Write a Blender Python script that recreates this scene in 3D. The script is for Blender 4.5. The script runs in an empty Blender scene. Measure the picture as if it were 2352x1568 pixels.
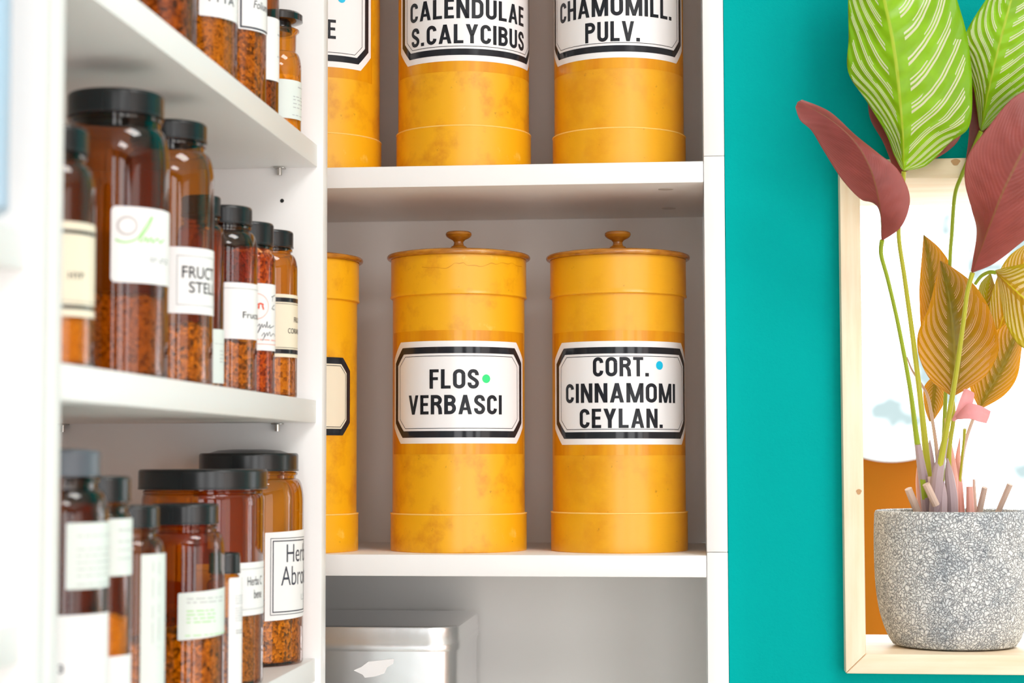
import bpy, bmesh, math, random
from mathutils import Vector, Matrix, noise
random.seed(7)
PI = math.pi
C = bpy.context.scene.collection
SC = bpy.context.scene

# ------------------------------------------------------------------ camera
FPX, W, H = 4346.0, 2352.0, 1568.0
YAW, PITCH, ROLL = math.radians(5.722), math.radians(3.508), math.radians(-0.106)
EYE = Vector((0.0, -1.70, 1.40))
_f = Vector((-math.sin(YAW)*math.cos(PITCH), math.cos(YAW)*math.cos(PITCH), math.sin(PITCH)))
_r = Vector((math.cos(YAW), math.sin(YAW), 0))
_u = _r.cross(_f)
RR = math.cos(ROLL)*_r + math.sin(ROLL)*_u
UU = -math.sin(ROLL)*_r + math.cos(ROLL)*_u
cam_d = bpy.data.cameras.new('camera')
cam = bpy.data.objects.new('camera', cam_d); C.objects.link(cam)
m = Matrix((RR, UU, -_f)).transposed().to_4x4(); m.translation = EYE
cam.matrix_world = m
cam_d.sensor_width = 36; cam_d.lens = 36*FPX/W
cam_d.clip_start = 0.05; cam_d.clip_end = 200
cam_d.dof.use_dof = True; cam_d.dof.focus_distance = 1.74; cam_d.dof.aperture_fstop = 8.0
SC.camera = cam

# ------------------------------------------------------------------ world, lights, exposure
SC.view_settings.view_transform = 'Standard'; SC.view_settings.look = 'None'
SC.view_settings.gamma = 1; SC.view_settings.use_curve_mapping = False
SC.view_settings.exposure = -0.97
SC.cycles.use_denoising = True
SC.cycles.max_bounces = 12; SC.cycles.diffuse_bounces = 8; SC.cycles.glossy_bounces = 4
SC.cycles.transparent_max_bounces = 40
SC.cycles.caustics_reflective = False; SC.cycles.caustics_refractive = False

wd = bpy.data.worlds.new('daylight'); SC.world = wd; wd.use_nodes = True
nt = wd.node_tree; nt.nodes.clear()
tc = nt.nodes.new('ShaderNodeTexCoord')
nz = nt.nodes.new('ShaderNodeTexNoise'); nz.inputs['Scale'].default_value = 30; nz.inputs['Detail'].default_value = 3
cr = nt.nodes.new('ShaderNodeValToRGB')
cr.color_ramp.elements[0].position = .43; cr.color_ramp.elements[0].color = (.118, .148, .150, 1)
cr.color_ramp.elements[1].position = .56; cr.color_ramp.elements[1].color = (.93, .97, 1, 1)
bg = nt.nodes.new('ShaderNodeBackground'); bg.inputs['Strength'].default_value = 11.0
wo = nt.nodes.new('ShaderNodeOutputWorld')
nt.links.new(tc.outputs['Generated'], nz.inputs['Vector'])
nt.links.new(nz.outputs[0], cr.inputs[0]); nt.links.new(cr.outputs[0], bg.inputs[0]); nt.links.new(bg.outputs[0], wo.inputs[0])

def area(name, loc, target, sx, sy, power, col=(1, 1, 1)):
    d = bpy.data.lights.new(name, 'AREA'); d.shape = 'RECTANGLE'; d.size = sx; d.size_y = sy
    d.energy = power; d.color = col
    o = bpy.data.objects.new(name, d); C.objects.link(o); o.location = loc
    o.rotation_euler = (Vector(target)-Vector(loc)).to_track_quat('-Z', 'Y').to_euler()
    return o
# daylight through the shop windows behind and to the right of the camera, two ceiling panels
for lx in (.25, 1.8, 3.35):
    area('rear_window_light', (lx, -4.1, 1.22), (lx, 0, 1.22), 1.0, 2.2, 54, (.985, .99, 1))
area('side_window_light', (3.9, -3.05, 1.22), (0, -3.05, 1.22), 1.8, 2.2, 38, (1, .965, .94))
for lx, ly in ((.8, -1.15), (1.2, -2.9)):
    area('ceiling_panel_light', (lx, ly, 2.66), (lx, ly, 0), .9, .6, 40, (1, .985, .97))

# ------------------------------------------------------------------ helpers
def ray(px, py):
    return RR*((px-W/2)/FPX) - UU*((py-H/2)/FPX) + _f
def at(px, py, Y=None, X=None, Z=None):
    d = ray(px, py)
    if Y is not None: s = (Y-EYE.y)/d.y
    elif X is not None: s = (X-EYE.x)/d.x
    else: s = (Z-EYE.z)/d.z
    return EYE + d*s
def link(name, me, mat=None, parent=None):
    o = bpy.data.objects.new(name, me); C.objects.link(o)
    if mat is not None:
        for mm in (mat if isinstance(mat, (list, tuple)) else [mat]): me.materials.append(mm)
    if parent is not None: o.parent = parent
    return o
def finish(bm, sharp=.6):
    bmesh.ops.recalc_face_normals(bm, faces=bm.faces)
    soft(bm, sharp)
def soft(bm, sharp=.6):
    for f in bm.faces: f.smooth = True
    for e in bm.edges:
        if len(e.link_faces) == 2 and e.calc_face_angle(0) > sharp: e.smooth = False
def obj(name, bm, mat=None, parent=None, recalc=True):
    if recalc: finish(bm)
    else: soft(bm)
    me = bpy.data.meshes.new(name); bm.to_mesh(me); bm.free()
    return link(name, me, mat, parent)
def thing(name, label, cat, loc, group=None, kind=None):
    o = bpy.data.objects.new(name, None); C.objects.link(o); o.location = loc; o.empty_display_size = .02
    tag(o, label, cat, group, kind); return o
def tag(o, label=None, cat=None, group=None, kind=None):
    if label: o['label'] = label
    if cat: o['category'] = cat
    if group: o['group'] = group
    if kind: o['kind'] = kind
    return o
def box(bm, x0, x1, y0, y1, z0, z1, bev=.0008, seg=2):
    r = bmesh.ops.create_cube(bm, size=1)
    for v in r['verts']:
        v.co = Vector(((x0+x1)/2+v.co.x*(x1-x0), (y0+y1)/2+v.co.y*(y1-y0), (z0+z1)/2+v.co.z*(z1-z0)))
    if bev:
        es = list({e for v in r['verts'] for e in v.link_edges})
        bmesh.ops.bevel(bm, geom=es, offset=bev, segments=seg, profile=.5, affect='EDGES')
    return bm
def boxo(name, x0, x1, y0, y1, z0, z1, mat, parent=None, bev=.0008):
    """box whose coordinates are given in the world even when it has a parent"""
    o = Vector((0, 0, 0)) if parent is None else parent.location
    bm = box(bmesh.new(), x0-o.x, x1-o.x, y0-o.y, y1-o.y, z0-o.z, z1-o.z, bev)
    return obj(name, bm, mat, parent)
def lathe(prof, seg=96, bm=None, c=(0, 0)):
    bm = bm or bmesh.new()
    rings = []
    for r, z in prof:
        if r < 1e-6: rings.append([bm.verts.new((c[0], c[1], z))])
        else: rings.append([bm.verts.new((c[0]+r*math.cos(2*PI*i/seg), c[1]+r*math.sin(2*PI*i/seg), z)) for i in range(seg)])
    for a, b in zip(rings, rings[1:]):
        for i in range(seg):
            j = (i+1) % seg
            if len(a) == 1 and len(b) == 1: continue
            if len(a) == 1: bm.faces.new((a[0], b[i], b[j]))
            elif len(b) == 1: bm.faces.new((a[i], a[j], b[0]))
            else: bm.faces.new((a[i], a[j], b[j], b[i]))
    return bm
def arc(cx, cz, rx, rz, a0, a1, n=8):
    return [(cx+rx*math.cos(math.radians(a0+(a1-a0)*i/n)), cz+rz*math.sin(math.radians(a0+(a1-a0)*i/n))) for i in range(n+1)]
def spline(P, n):
    """Catmull-Rom through tuples, n samples per span"""
    P = [tuple(p) for p in P]; out = []
    for i in range(len(P)-1):
        p0 = P[max(i-1, 0)]; p1 = P[i]; p2 = P[i+1]; p3 = P[min(i+2, len(P)-1)]
        for k in range(n):
            t = k/n
            out.append(tuple(.5*(2*b+(c-a)*t+(2*a-5*b+4*c-d)*t*t+(3*b-a-3*c+d)*t**3) for a, b, c, d in zip(p0, p1, p2, p3)))
    out.append(P[-1]); return out
def tube(path, seg=10, cap=True, bm=None):
    """path: list of (Vector, radius)"""
    bm = bm or bmesh.new(); rings = []
    for i, (p, r) in enumerate(path):
        a = path[max(i-1, 0)][0]; b = path[min(i+1, len(path)-1)][0]
        t = (b-a).normalized()
        s = t.cross(Vector((0, 1, 0)));
        if s.length < 1e-3: s = t.cross(Vector((1, 0, 0)))
        s.normalize(); q = t.cross(s)
        rings.append([bm.verts.new(p+(s*math.cos(2*PI*k/seg)+q*math.sin(2*PI*k/seg))*r) for k in range(seg)])
    for a, b in zip(rings, rings[1:]):
        for i in range(seg): bm.faces.new((a[i], a[(i+1) % seg], b[(i+1) % seg], b[i]))
    if cap: bm.faces.new(rings[0]); bm.faces.new(rings[-1])
    return bm
# --- flat shapes laid on a cylinder (labels): x = arc length, y = height
def poly2d(bm, pts):
    return bm.faces.new([bm.verts.new((x, y, 0)) for x, y in pts])
def ring2d(bm, out, inn):
    a = [bm.verts.new((x, y, 0)) for x, y in out]; b = [bm.verts.new((x, y, 0)) for x, y in inn]
    n = len(a)
    for i in range(n): bm.faces.new((a[i], a[(i+1) % n], b[(i+1) % n], b[i]))
def octo(x0, x1, y0, y1, cx, cy):
    return [(x0+cx, y0), (x1-cx, y0), (x1, y0+cy), (x1, y1-cy), (x1-cx, y1), (x0+cx, y1), (x0, y1-cy), (x0, y0+cy)]
def rrect(x0, x1, y0, y1, r, n=5):
    out = []
    for cx, cy, a in ((x1-r, y0+r, -90), (x1-r, y1-r, 0), (x0+r, y1-r, 90), (x0+r, y0+r, 180)):
        for k in range(n+1):
            t = math.radians(a+90*k/n); out.append((cx+r*math.cos(t), cy+r*math.sin(t)))
    return out
def disc2d(bm, x, y, r, n=28):
    poly2d(bm, [(x+r*math.cos(2*PI*i/n), y+r*math.sin(2*PI*i/n)) for i in range(n)])
def stroke2d(bm, pts, w):
    n = len(pts); L = []; Rr = []
    for i, (x, y) in enumerate(pts):
        a = pts[max(i-1, 0)]; b = pts[min(i+1, n-1)]
        dx, dy = b[0]-a[0], b[1]-a[1]; l = math.hypot(dx, dy) or 1
        ww = w(i/(n-1)) if callable(w) else w
        L.append(bm.verts.new((x-dy/l*ww/2, y+dx/l*ww/2, 0))); Rr.append(bm.verts.new((x+dy/l*ww/2, y-dx/l*ww/2, 0)))
    for i in range(n-1): bm.faces.new((Rr[i], Rr[i+1], L[i+1], L[i]))
def wrap(bm, R, step=math.radians(3)):
    xs = [v.co.x for v in bm.verts]
    if not xs: return bm
    k0, k1 = math.floor(min(xs)/(R*step)), math.ceil(max(xs)/(R*step))
    for k in range(k0, k1+1):
        bmesh.ops.bisect_plane(bm, geom=bm.verts[:]+bm.edges[:]+bm.faces[:], dist=1e-7, plane_co=(k*step*R, 0, 0), plane_no=(1, 0, 0))
    for v in bm.verts:
        a = v.co.x/R; v.co = Vector((R*math.cos(a), R*math.sin(a), v.co.y))
    for f in bm.faces:
        f.normal_update()
        c = f.calc_center_median()
        if f.normal.x*c.x+f.normal.y*c.y < 0: f.normal_flip()
    return bm
def text2d(bm, s, x0, x1, y0, y1, bold=0.0, shear=0.0, space=1.0, weight=None):
    cu = bpy.data.curves.new('t', 'FONT'); cu.body = s; cu.size = 1; cu.offset = bold; cu.shear = shear; cu.space_character = space
    cu.resolution_u = 4
    o = bpy.data.objects.new('t', cu); C.objects.link(o)
    dg = bpy.context.evaluated_depsgraph_get(); dg.update()
    me = bpy.data.meshes.new_from_object(o.evaluated_get(dg))
    vs = [v.co.copy() for v in me.vertices]
    ax, bx = min(v.x for v in vs), max(v.x for v in vs); ay, by = min(v.y for v in vs), max(v.y for v in vs)
    nv = [bm.verts.new((x0+(v.x-ax)/(bx-ax)*(x1-x0), y0+(v.y-ay)/(by-ay)*(y1-y0), 0)) for v in vs]
    for p in me.polygons:
        try: bm.faces.new([nv[i] for i in p.vertices])
        except ValueError: pass
    bpy.data.objects.remove(o); bpy.data.curves.remove(cu); bpy.data.meshes.remove(me)
def glyph(c):
    """condensed grotesque capital on a unit height: (width, list of polygons, list of stroke centre-lines)"""
    t = .178; h = t/2; P = []; S = []
    rc = lambda x0, y0, x1, y1: P.append([(x0, y0), (x1, y0), (x1, y1), (x0, y1)])
    def bowl(y0, y1, w):      # open-left bowl between two heights
        r = (y1-y0)/2-h; rx = min(r*1.0, .2); xm = w-h-rx
        S.append([(h, y1-h), (xm, y1-h)]+[(xm+rx*math.sin(a), (y0+y1)/2+r*math.cos(a)) for a in [PI*k/12 for k in range(1, 12)]]+[(xm, y0+h), (h, y0+h)])
    def oval(w, a0, a1):
        rx = w/2-h; ry = .25-h*.6; out = []
        for k in range(41):
            a = math.radians(a0+(a1-a0)*k/40); x = w/2+rx*math.cos(a); y = ry*math.sin(a)
            out.append((x, (.5+.25+h*.6-h+y-.0) if math.sin(a) >= 0 else (.5-.25-h*.6+h+y)))
        if a1-a0 == 360: out.append(out[0])
        S.append(out)
    w = .5
    if c == '.': w = .19; rc(0, 0, .19, .18)
    elif c == 'I': w = t; rc(0, 0, t, 1)
    elif c in 'EFL':
        w = .46; rc(0, 0, t, 1)
        if c in 'EL': rc(0, 0, w, t*.88)
        if c in 'EF': rc(0, 1-t*.88, w, 1); rc(0, .44, w*.92, .44+t*.86)
    elif c == 'T': w = .52; rc(0, 1-t*.88, w, 1); rc(w/2-h, 0, w/2+h, 1)
    elif c == 'H': w = .56; rc(0, 0, t, 1); rc(w-t, 0, w, 1); rc(0, .44, w, .44+t*.86)
    elif c == 'N': w = .60; rc(0, 0, t, 1); rc(w-t, 0, w, 1); P.append([(0, 1), (w-t*1.05, 0), (w, 0), (t*1.05, 1)])
    elif c == 'M': w = .80; rc(0, 0, t, 1); rc(w-t, 0, w, 1); P.append([(0, 1), (w/2-h*.9, 0), (w/2+h*.9, 0), (t*1.1, 1)]); P.append([(w-t*1.1, 1), (w/2-h*.9, 0), (w/2+h*.9, 0), (w, 1)])
    elif c == 'A': w = .64; P.append([(0, 0), (t, 0), (w/2+h, 1), (w/2-h, 1)]); P.append([(w-t, 0), (w, 0), (w/2+h, 1), (w/2-h, 1)]); rc(.15, .21, w-.15, .35)
    elif c == 'V': w = .62; P.append([(0, 1), (w/2-h, 0), (w/2+h, 0), (t, 1)]); P.append([(w-t, 1), (w/2-h, 0), (w/2+h, 0), (w, 1)])
    elif c == 'Y': w = .60; P.append([(0, 1), (w/2-h, .40), (w/2+h, .40), (t*1.1, 1)]); P.append([(w-t*1.1, 1), (w/2-h, .40), (w/2+h, .40), (w, 1)]); rc(w/2-h, 0, w/2+h, .44)
    elif c == 'O': w = .58; oval(w, 0, 360)
    elif c == 'C': w = .54; oval(w, 12, 348); S[-1] = [(w-h, .70)]+S[-1][1:-1]+[(w-h, .30)]
    elif c == 'U':
        w = .56; rx = w/2-h; S.append([(h, 1)]+[(w/2+rx*math.cos(a), .27+(.27-h)*math.sin(a)) for a in [PI+PI*k/20 for k in range(21)]]+[(w-h, 1)])
    elif c == 'D':
        w = .56; rc(0, 0, t, 1); r = .22; xm = w-h-r
        S.append([(h, 1-h), (xm, 1-h)]+[(xm+r*math.sin(a), 1-h-r+r*math.cos(a)) for a in [PI/2*k/8 for k in range(1, 9)]]+[(xm+r*math.cos(a), h+r-r*math.sin(a)) for a in [PI/2*k/8 for k in range(0, 9)]]+[(h, h)])
    elif c in 'PRB':
        w = .56; rc(0, 0, t, 1); bowl(.46, 1, w-(.02 if c == 'B' else 0))
        if c == 'B': bowl(0, .46+t*.9, w)
        if c == 'R': S.append([(.2, .46+h), (.32, .46+h-.01), (.42, .40), (w-h-.01, .30), (w-h, .16), (w-h+.01, 0)])
    elif c == 'S':
        w = .53; S.append(spline([(w-h, .69), (w-h-.005, .78), (w-h-.07, .885), (w/2, 1-h), (h+.07, .885), (h+.002, .77), (h+.01, .66), (w*.36, .56), (w*.66, .45), (w-h, .34), (w-h, .22), (w-h-.07, .115), (w/2, h), (h+.07, .115), (h, .22), (h, .31)], 5))
    return w, P, S
def grotesque(bm, s, x0, x1, y0, y1):
    t = .178; x = 0; polys = []; strokes = []
    for ch in s:
        w, P, S = glyph(ch)
        polys += [[(px+x, py) for px, py in p] for p in P]; strokes += [[(px+x, py) for px, py in q] for q in S]
        x += w+(.11 if ch != '.' else .15)
    x -= .11 if s[-1] != '.' else .15
    k = bmesh.new()
    for p in polys: poly2d(k, p)
    for q in strokes: stroke2d(k, q, t)
    vm = {}
    for v in k.verts: vm[v] = bm.verts.new((x0+v.co.x/x*(x1-x0), y0+v.co.y*(y1-y0), 0))
    for f in k.faces: bm.faces.new([vm[v] for v in f.verts])
    k.free()
class Cyl:
    """upright cylinder at world (x, y), base z; maps photo points on its front to arc angle and height"""
    def __init__(s, x, y, z, r): s.c = Vector((x, y, z)); s.r = r
    def hit(s, px, py, r=None):
        r = r or s.r; d = ray(px, py); o = EYE-s.c
        a = d.x*d.x+d.y*d.y; b = 2*(o.x*d.x+o.y*d.y); c = o.x*o.x+o.y*o.y-r*r
        D = b*b-4*a*c
        t = (-b-math.sqrt(max(D, 0)))/(2*a)
        p = o+d*t
        return math.atan2(p.y, p.x), p.z
    def ang(s, px, py): return s.hit(px, py)[0]
    def hz(s, px, py): return s.hit(px, py)[1]

# ------------------------------------------------------------------ materials
def mat(name, col, rough=.5, metal=0, spec=.5, coat=0, **kw):
    mt = bpy.data.materials.new(name); mt.use_nodes = True
    b = mt.node_tree.nodes['Principled BSDF']
    b.inputs['Base Color'].default_value = (*col, 1); b.inputs['Roughness'].default_value = rough
    b.inputs['Metallic'].default_value = metal; b.inputs['Specular IOR Level'].default_value = spec
    b.inputs['Coat Weight'].default_value = coat; b.inputs['Coat Roughness'].default_value = .06
    return mt
def N(mt, t, **kw):
    n = mt.node_tree.nodes.new(t)
    for k, v in kw.items():
        if k in n.inputs: n.inputs[k].default_value = v
        else: setattr(n, k, v)
    return n
def L(mt, a, b): mt.node_tree.links.new(a, b)
def ramp(mt, fac, stops):
    n = N(mt, 'ShaderNodeValToRGB'); e = n.color_ramp.elements
    e[0].position, e[0].color = stops[0][0], (*stops[0][1], 1)
    e[1].position, e[1].color = stops[-1][0], (*stops[-1][1], 1)
    for p, c in stops[1:-1]:
        k = e.new(p); k.color = (*c, 1)
    L(mt, fac, n.inputs[0]); return n.outputs[0]
def noisy(mt, scale, detail=4, stretch=None, coord='Object', rough=.55):
    t = N(mt, 'ShaderNodeTexCoord'); n = N(mt, 'ShaderNodeTexNoise')
    n.inputs['Scale'].default_value = scale; n.inputs['Detail'].default_value = detail; n.inputs['Roughness'].default_value = rough
    v = t.outputs[coord]
    if stretch:
        mp = N(mt, 'ShaderNodeMapping'); mp.inputs['Scale'].default_value = stretch
        L(mt, v, mp.inputs[0]); v = mp.outputs[0]
    L(mt, v, n.inputs['Vector']); return n.outputs[0]
def bump(mt, h, strength, dist):
    n = N(mt, 'ShaderNodeBump'); n.inputs['Strength'].default_value = strength; n.inputs['Distance'].default_value = dist
    L(mt, h, n.inputs['Height']); L(mt, n.outputs[0], mt.node_tree.nodes['Principled BSDF'].inputs['Normal'])
def setcol(mt, o): L(mt, o, mt.node_tree.nodes['Principled BSDF'].inputs['Base Color'])
def math_(mt, op, a, b=None, c=None):
    n = N(mt, 'ShaderNodeMath', operation=op)
    for i, v in enumerate((a, b, c)):
        if v is None: continue
        if isinstance(v, (int, float)): n.inputs[i].default_value = v
        else: L(mt, v, n.inputs[i])
    return n.outputs[0]

M_white = mat('white_melamine', (.86, .86, .86), .38, spec=.4)
M_backing = mat('grey_beige_backing_board', (.90, .885, .86), .5, spec=.3)
M_paint = mat('white_wall_paint', (.8, .79, .77), .8)
M_rearwall = mat('dark_umber_wall_paint', (.16, .14, .125), .7)
M_sidewall = mat('warm_clay_wall_paint', (.55, .40, .33), .7)
M_floor = mat('oak_floor', (.45, .32, .2), .45)
setcol(M_floor, ramp(M_floor, noisy(M_floor, 6, 5, (1, 9, 1)), [(.3, (.76, .62, .54)), (.7, (.84, .72, .65))]))
M_teal = mat('teal_wall_paint', (.0, .36, .35), .6, spec=.03)
bump(M_teal, noisy(M_teal, 420, 3), .25, .0012)
M_pine = mat('pale_pine_wood', (.8, .62, .42), .45, spec=.35)
def pine(mt, st):
    setcol(mt, ramp(mt, noisy(mt, 9, 5, st), [(.3, (.82, .64, .44)), (.55, (.87, .73, .55)), (.75, (.88, .77, .61))]))
pine(M_pine, (14, 6, 1.2))
M_pine_h = mat('pale_pine_wood_level', (.8, .62, .42), .45, spec=.35); pine(M_pine_h, (1.2, 6, 14))
M_knot = mat('pine_knot', (.5, .28, .12), .5)
M_steel = mat('steel_pin', (.6, .58, .55), .25, 1)
M_hole = mat('dark_drill_hole', (.02, .02, .02), .9)
M_cover = mat('grey_cam_cover', (.62, .6, .57), .4)

def lacquer(name, a, b, c, rough, sc=26, fibre=False):
    mt = mat(name, b, rough, spec=.3, coat=.6); mt.node_tree.nodes['Principled BSDF'].inputs['Coat Roughness'].default_value = .30
    n1 = noisy(mt, sc, 6, rough=.62)
    col = ramp(mt, n1, [(.28, a), (.5, b), (.66, b), (.76, c)])
    n2 = noisy(mt, 150, 3)
    sp = ramp(mt, n2, [(.22, (.45, .4, .35)), (.30, (1, 1, 1))])
    mx = N(mt, 'ShaderNodeMix', data_type='RGBA', blend_type='MULTIPLY'); mx.inputs['Factor'].default_value = .7
    L(mt, col, mx.inputs['A']); L(mt, sp, mx.inputs['B']); setcol(mt, mx.outputs['Result'])
    bump(mt, noisy(mt, 60, 4, (1, 1, 30) if fibre else None), .12, .0006)
    return mt
M_can = lacquer('yellow_lacquered_card', (.62, .225, .004), (.86, .425, .007), (.95, .60, .11), .40)
M_can2 = lacquer('ochre_lacquered_card', (.68, .265, .004), (.82, .395, .007), (.87, .46, .02), .38, 14, True)
M_wood = mat('amber_turned_wood', (.5, .2, .02), .25, coat=.6)
setcol(M_wood, ramp(M_wood, noisy(M_wood, 40, 5, (1, 1, 4)), [(.3, (.26, .085, .008)), (.5, (.46, .17, .010)), (.66, (.56, .24, .02)), (.76, (.66, .44, .20))]))
M_edge = mat('worn_card_edge', (.93, .62, .16), .6)
M_stain = mat('dark_water_stain', (.66, .28, .006), .4)
M_tape = mat('amber_varnish_tape', (.70, .27, .004), .3, spec=.4, coat=.2)
setcol(M_tape, ramp(M_tape, noisy(M_tape, 60, 3, (1, 1, .1)), [(.35, (.68, .25, .003)), (.65, (.80, .36, .006))]))
M_label = mat('glossy_white_label', (.89, .89, .91), .25, spec=.35)
M_cream = mat('cream_paper_label', (.84, .76, .60), .4)
M_ink = mat('black_printed_ink', (.018, .02, .026), .3, spec=.22)
M_inkb = mat('black_border_ink', (.018, .02, .026), .12, spec=.35)
M_pen = mat('dark_pen_ink', (.04, .045, .07), .5)
M_grey_ink = mat('faint_grey_print', (.5, .52, .53), .6)
M_green_ink = mat('pale_green_print', (.33, .72, .22), .6)
M_red_ink = mat('red_print', (.8, .1, .05), .6)
M_rose_ink = mat('pale_red_print', (.85, .42, .36), .6)
M_green_dot = mat('green_dot_sticker', (.02, .75, .22), .4)
M_cyan_dot = mat('cyan_dot_sticker', (.0, .52, .82), .4)
M_paper = mat('white_paper_label', (.89, .89, .90), .5)
M_mint = mat('pale_mint_paper_label', (.76, .82, .79), .5)
M_cap = mat('black_plastic_cap', (.012, .014, .016), .24, spec=.5)
M_cap_grey = mat('grey_plastic_cap', (.10, .115, .14), .35)
M_stopper = mat('black_glass_stopper', (.012, .01, .01), .08, coat=.5)

def amber(name, c_mid, c_edge):
    mt = bpy.data.materials.new(name); mt.use_nodes = True; t = mt.node_tree; t.nodes.clear()
    lw = N(mt, 'ShaderNodeLayerWeight'); lw.inputs['Blend'].default_value = .5
    fac = lw.outputs['Facing']
    p2 = math_(mt, 'POWER', fac, 2.2)
    mx = N(mt, 'ShaderNodeMix', data_type='RGBA'); mx.inputs['A'].default_value = (*c_mid, 1); mx.inputs['B'].default_value = (*c_edge, 1)
    L(mt, p2, mx.inputs['Factor'])
    tr = N(mt, 'ShaderNodeBsdfTransparent'); L(mt, mx.outputs['Result'], tr.inputs[0])
    gl = N(mt, 'ShaderNodeBsdfGlossy'); gl.inputs['Roughness'].default_value = .03
    sch = math_(mt, 'MULTIPLY_ADD', math_(mt, 'POWER', fac, 3.0), .85, .06)
    ms = N(mt, 'ShaderNodeMixShader'); L(mt, sch, ms.inputs[0]); L(mt, tr.outputs[0], ms.inputs[1]); L(mt, gl.outputs[0], ms.inputs[2])
    o = N(mt, 'ShaderNodeOutputMaterial'); L(mt, ms.outputs[0], o.inputs[0])
    return mt
M_amber = amber('amber_glass', (.84, .46, .04), (.26, .08, .008))
M_amber_dark = amber('dark_amber_glass', (.66, .31, .045), (.16, .05, .008))
M_amber_light = amber('bright_amber_glass', (.95, .56, .06), (.36, .12, .01))
M_clear = amber('clear_glass', (.9, .93, .96), (.55, .62, .7))
def herb(name, a, b, c, sc=160):
    mt = mat(name, b, .8, spec=.1)
    v = N(mt, 'ShaderNodeTexVoronoi'); v.inputs['Scale'].default_value = sc
    t = N(mt, 'ShaderNodeTexCoord'); L(mt, t.outputs['Object'], v.inputs['Vector'])
    sep = N(mt, 'ShaderNodeSeparateColor'); L(mt, v.outputs['Color'], sep.inputs[0])
    s = math_(mt, 'ADD', math_(mt, 'MULTIPLY', sep.outputs[0], .55), math_(mt, 'MULTIPLY', noisy(mt, 140, 4), .45))
    setcol(mt, ramp(mt, s, [(.2, a), (.5, b), (.8, c)]))
    bump(mt, v.outputs['Distance'], .8, .002)
    return mt
M_herb = herb('dried_herb_cut', (.22, .17, .10), (.80, .66, .36), (.97, .88, .6), 620)
M_seed = herb('dried_seeds', (.3, .2, .1), (.88, .74, .4), (.98, .9, .6), 330)
M_berry = herb('dried_red_berries', (.2, .04, .02), (.75, .26, .1), (.97, .5, .2), 480)
M_powder = herb('ochre_powder', (.85, .7, .35), (.92, .8, .42), (.97, .88, .55), 300)
M_root = herb('dark_dried_root', (.10, .08, .05), (.62, .46, .24), (.95, .8, .5), 420)
M_tin = mat('brushed_tin', (.86, .86, .87), .26, 1)
bump(M_tin, noisy(M_tin, 14, 4), .12, .004)
M_pot = mat('crackled_stone_pot', (.6, .6, .6), .75, spec=.25)
_v = N(M_pot, 'ShaderNodeTexVoronoi', feature='DISTANCE_TO_EDGE'); _v.inputs['Scale'].default_value = 330
_t = N(M_pot, 'ShaderNodeTexCoord'); _nn = N(M_pot, 'ShaderNodeTexNoise'); _nn.inputs['Scale'].default_value = 120
_mx = N(M_pot, 'ShaderNodeMix', data_type='VECTOR'); _mx.inputs['Factor'].default_value = .012
L(M_pot, _t.outputs['Object'], _nn.inputs['Vector']); L(M_pot, _t.outputs['Object'], _mx.inputs['A']); L(M_pot, _nn.outputs['Color'], _mx.inputs['B'])
L(M_pot, _mx.outputs['Result'], _v.inputs['Vector'])
_c1 = ramp(M_pot, _v.outputs[0], [(.0, (.17, .18, .20)), (.10, (.60, .625, .65)), (.3, (.77, .80, .82))])
_c2 = ramp(M_pot, noisy(M_pot, 30, 6, rough=.65), [(.32, (.62, .66, .70)), (.55, (1, .99, .97))])
_m2 = N(M_pot, 'ShaderNodeMix', data_type='RGBA', blend_type='MULTIPLY'); _m2.inputs['Factor'].default_value = 1
L(M_pot, _c1, _m2.inputs['A']); L(M_pot, _c2, _m2.inputs['B']); setcol(M_pot, _m2.outputs['Result'])
bump(M_pot, math_(M_pot, 'MINIMUM', _v.outputs[0], .18), .8, .004)
M_soil = mat('potting_soil', (.12, .08, .05), .95)
M_orange = mat('orange_moulded_plastic', (.38, .095, .003), .7, spec=.1)
M_chairwhite = mat('white_headrest_fabric', (.85, .85, .85), .8)
M_ground = mat('pale_paving', (.75, .74, .72), .8)

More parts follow.
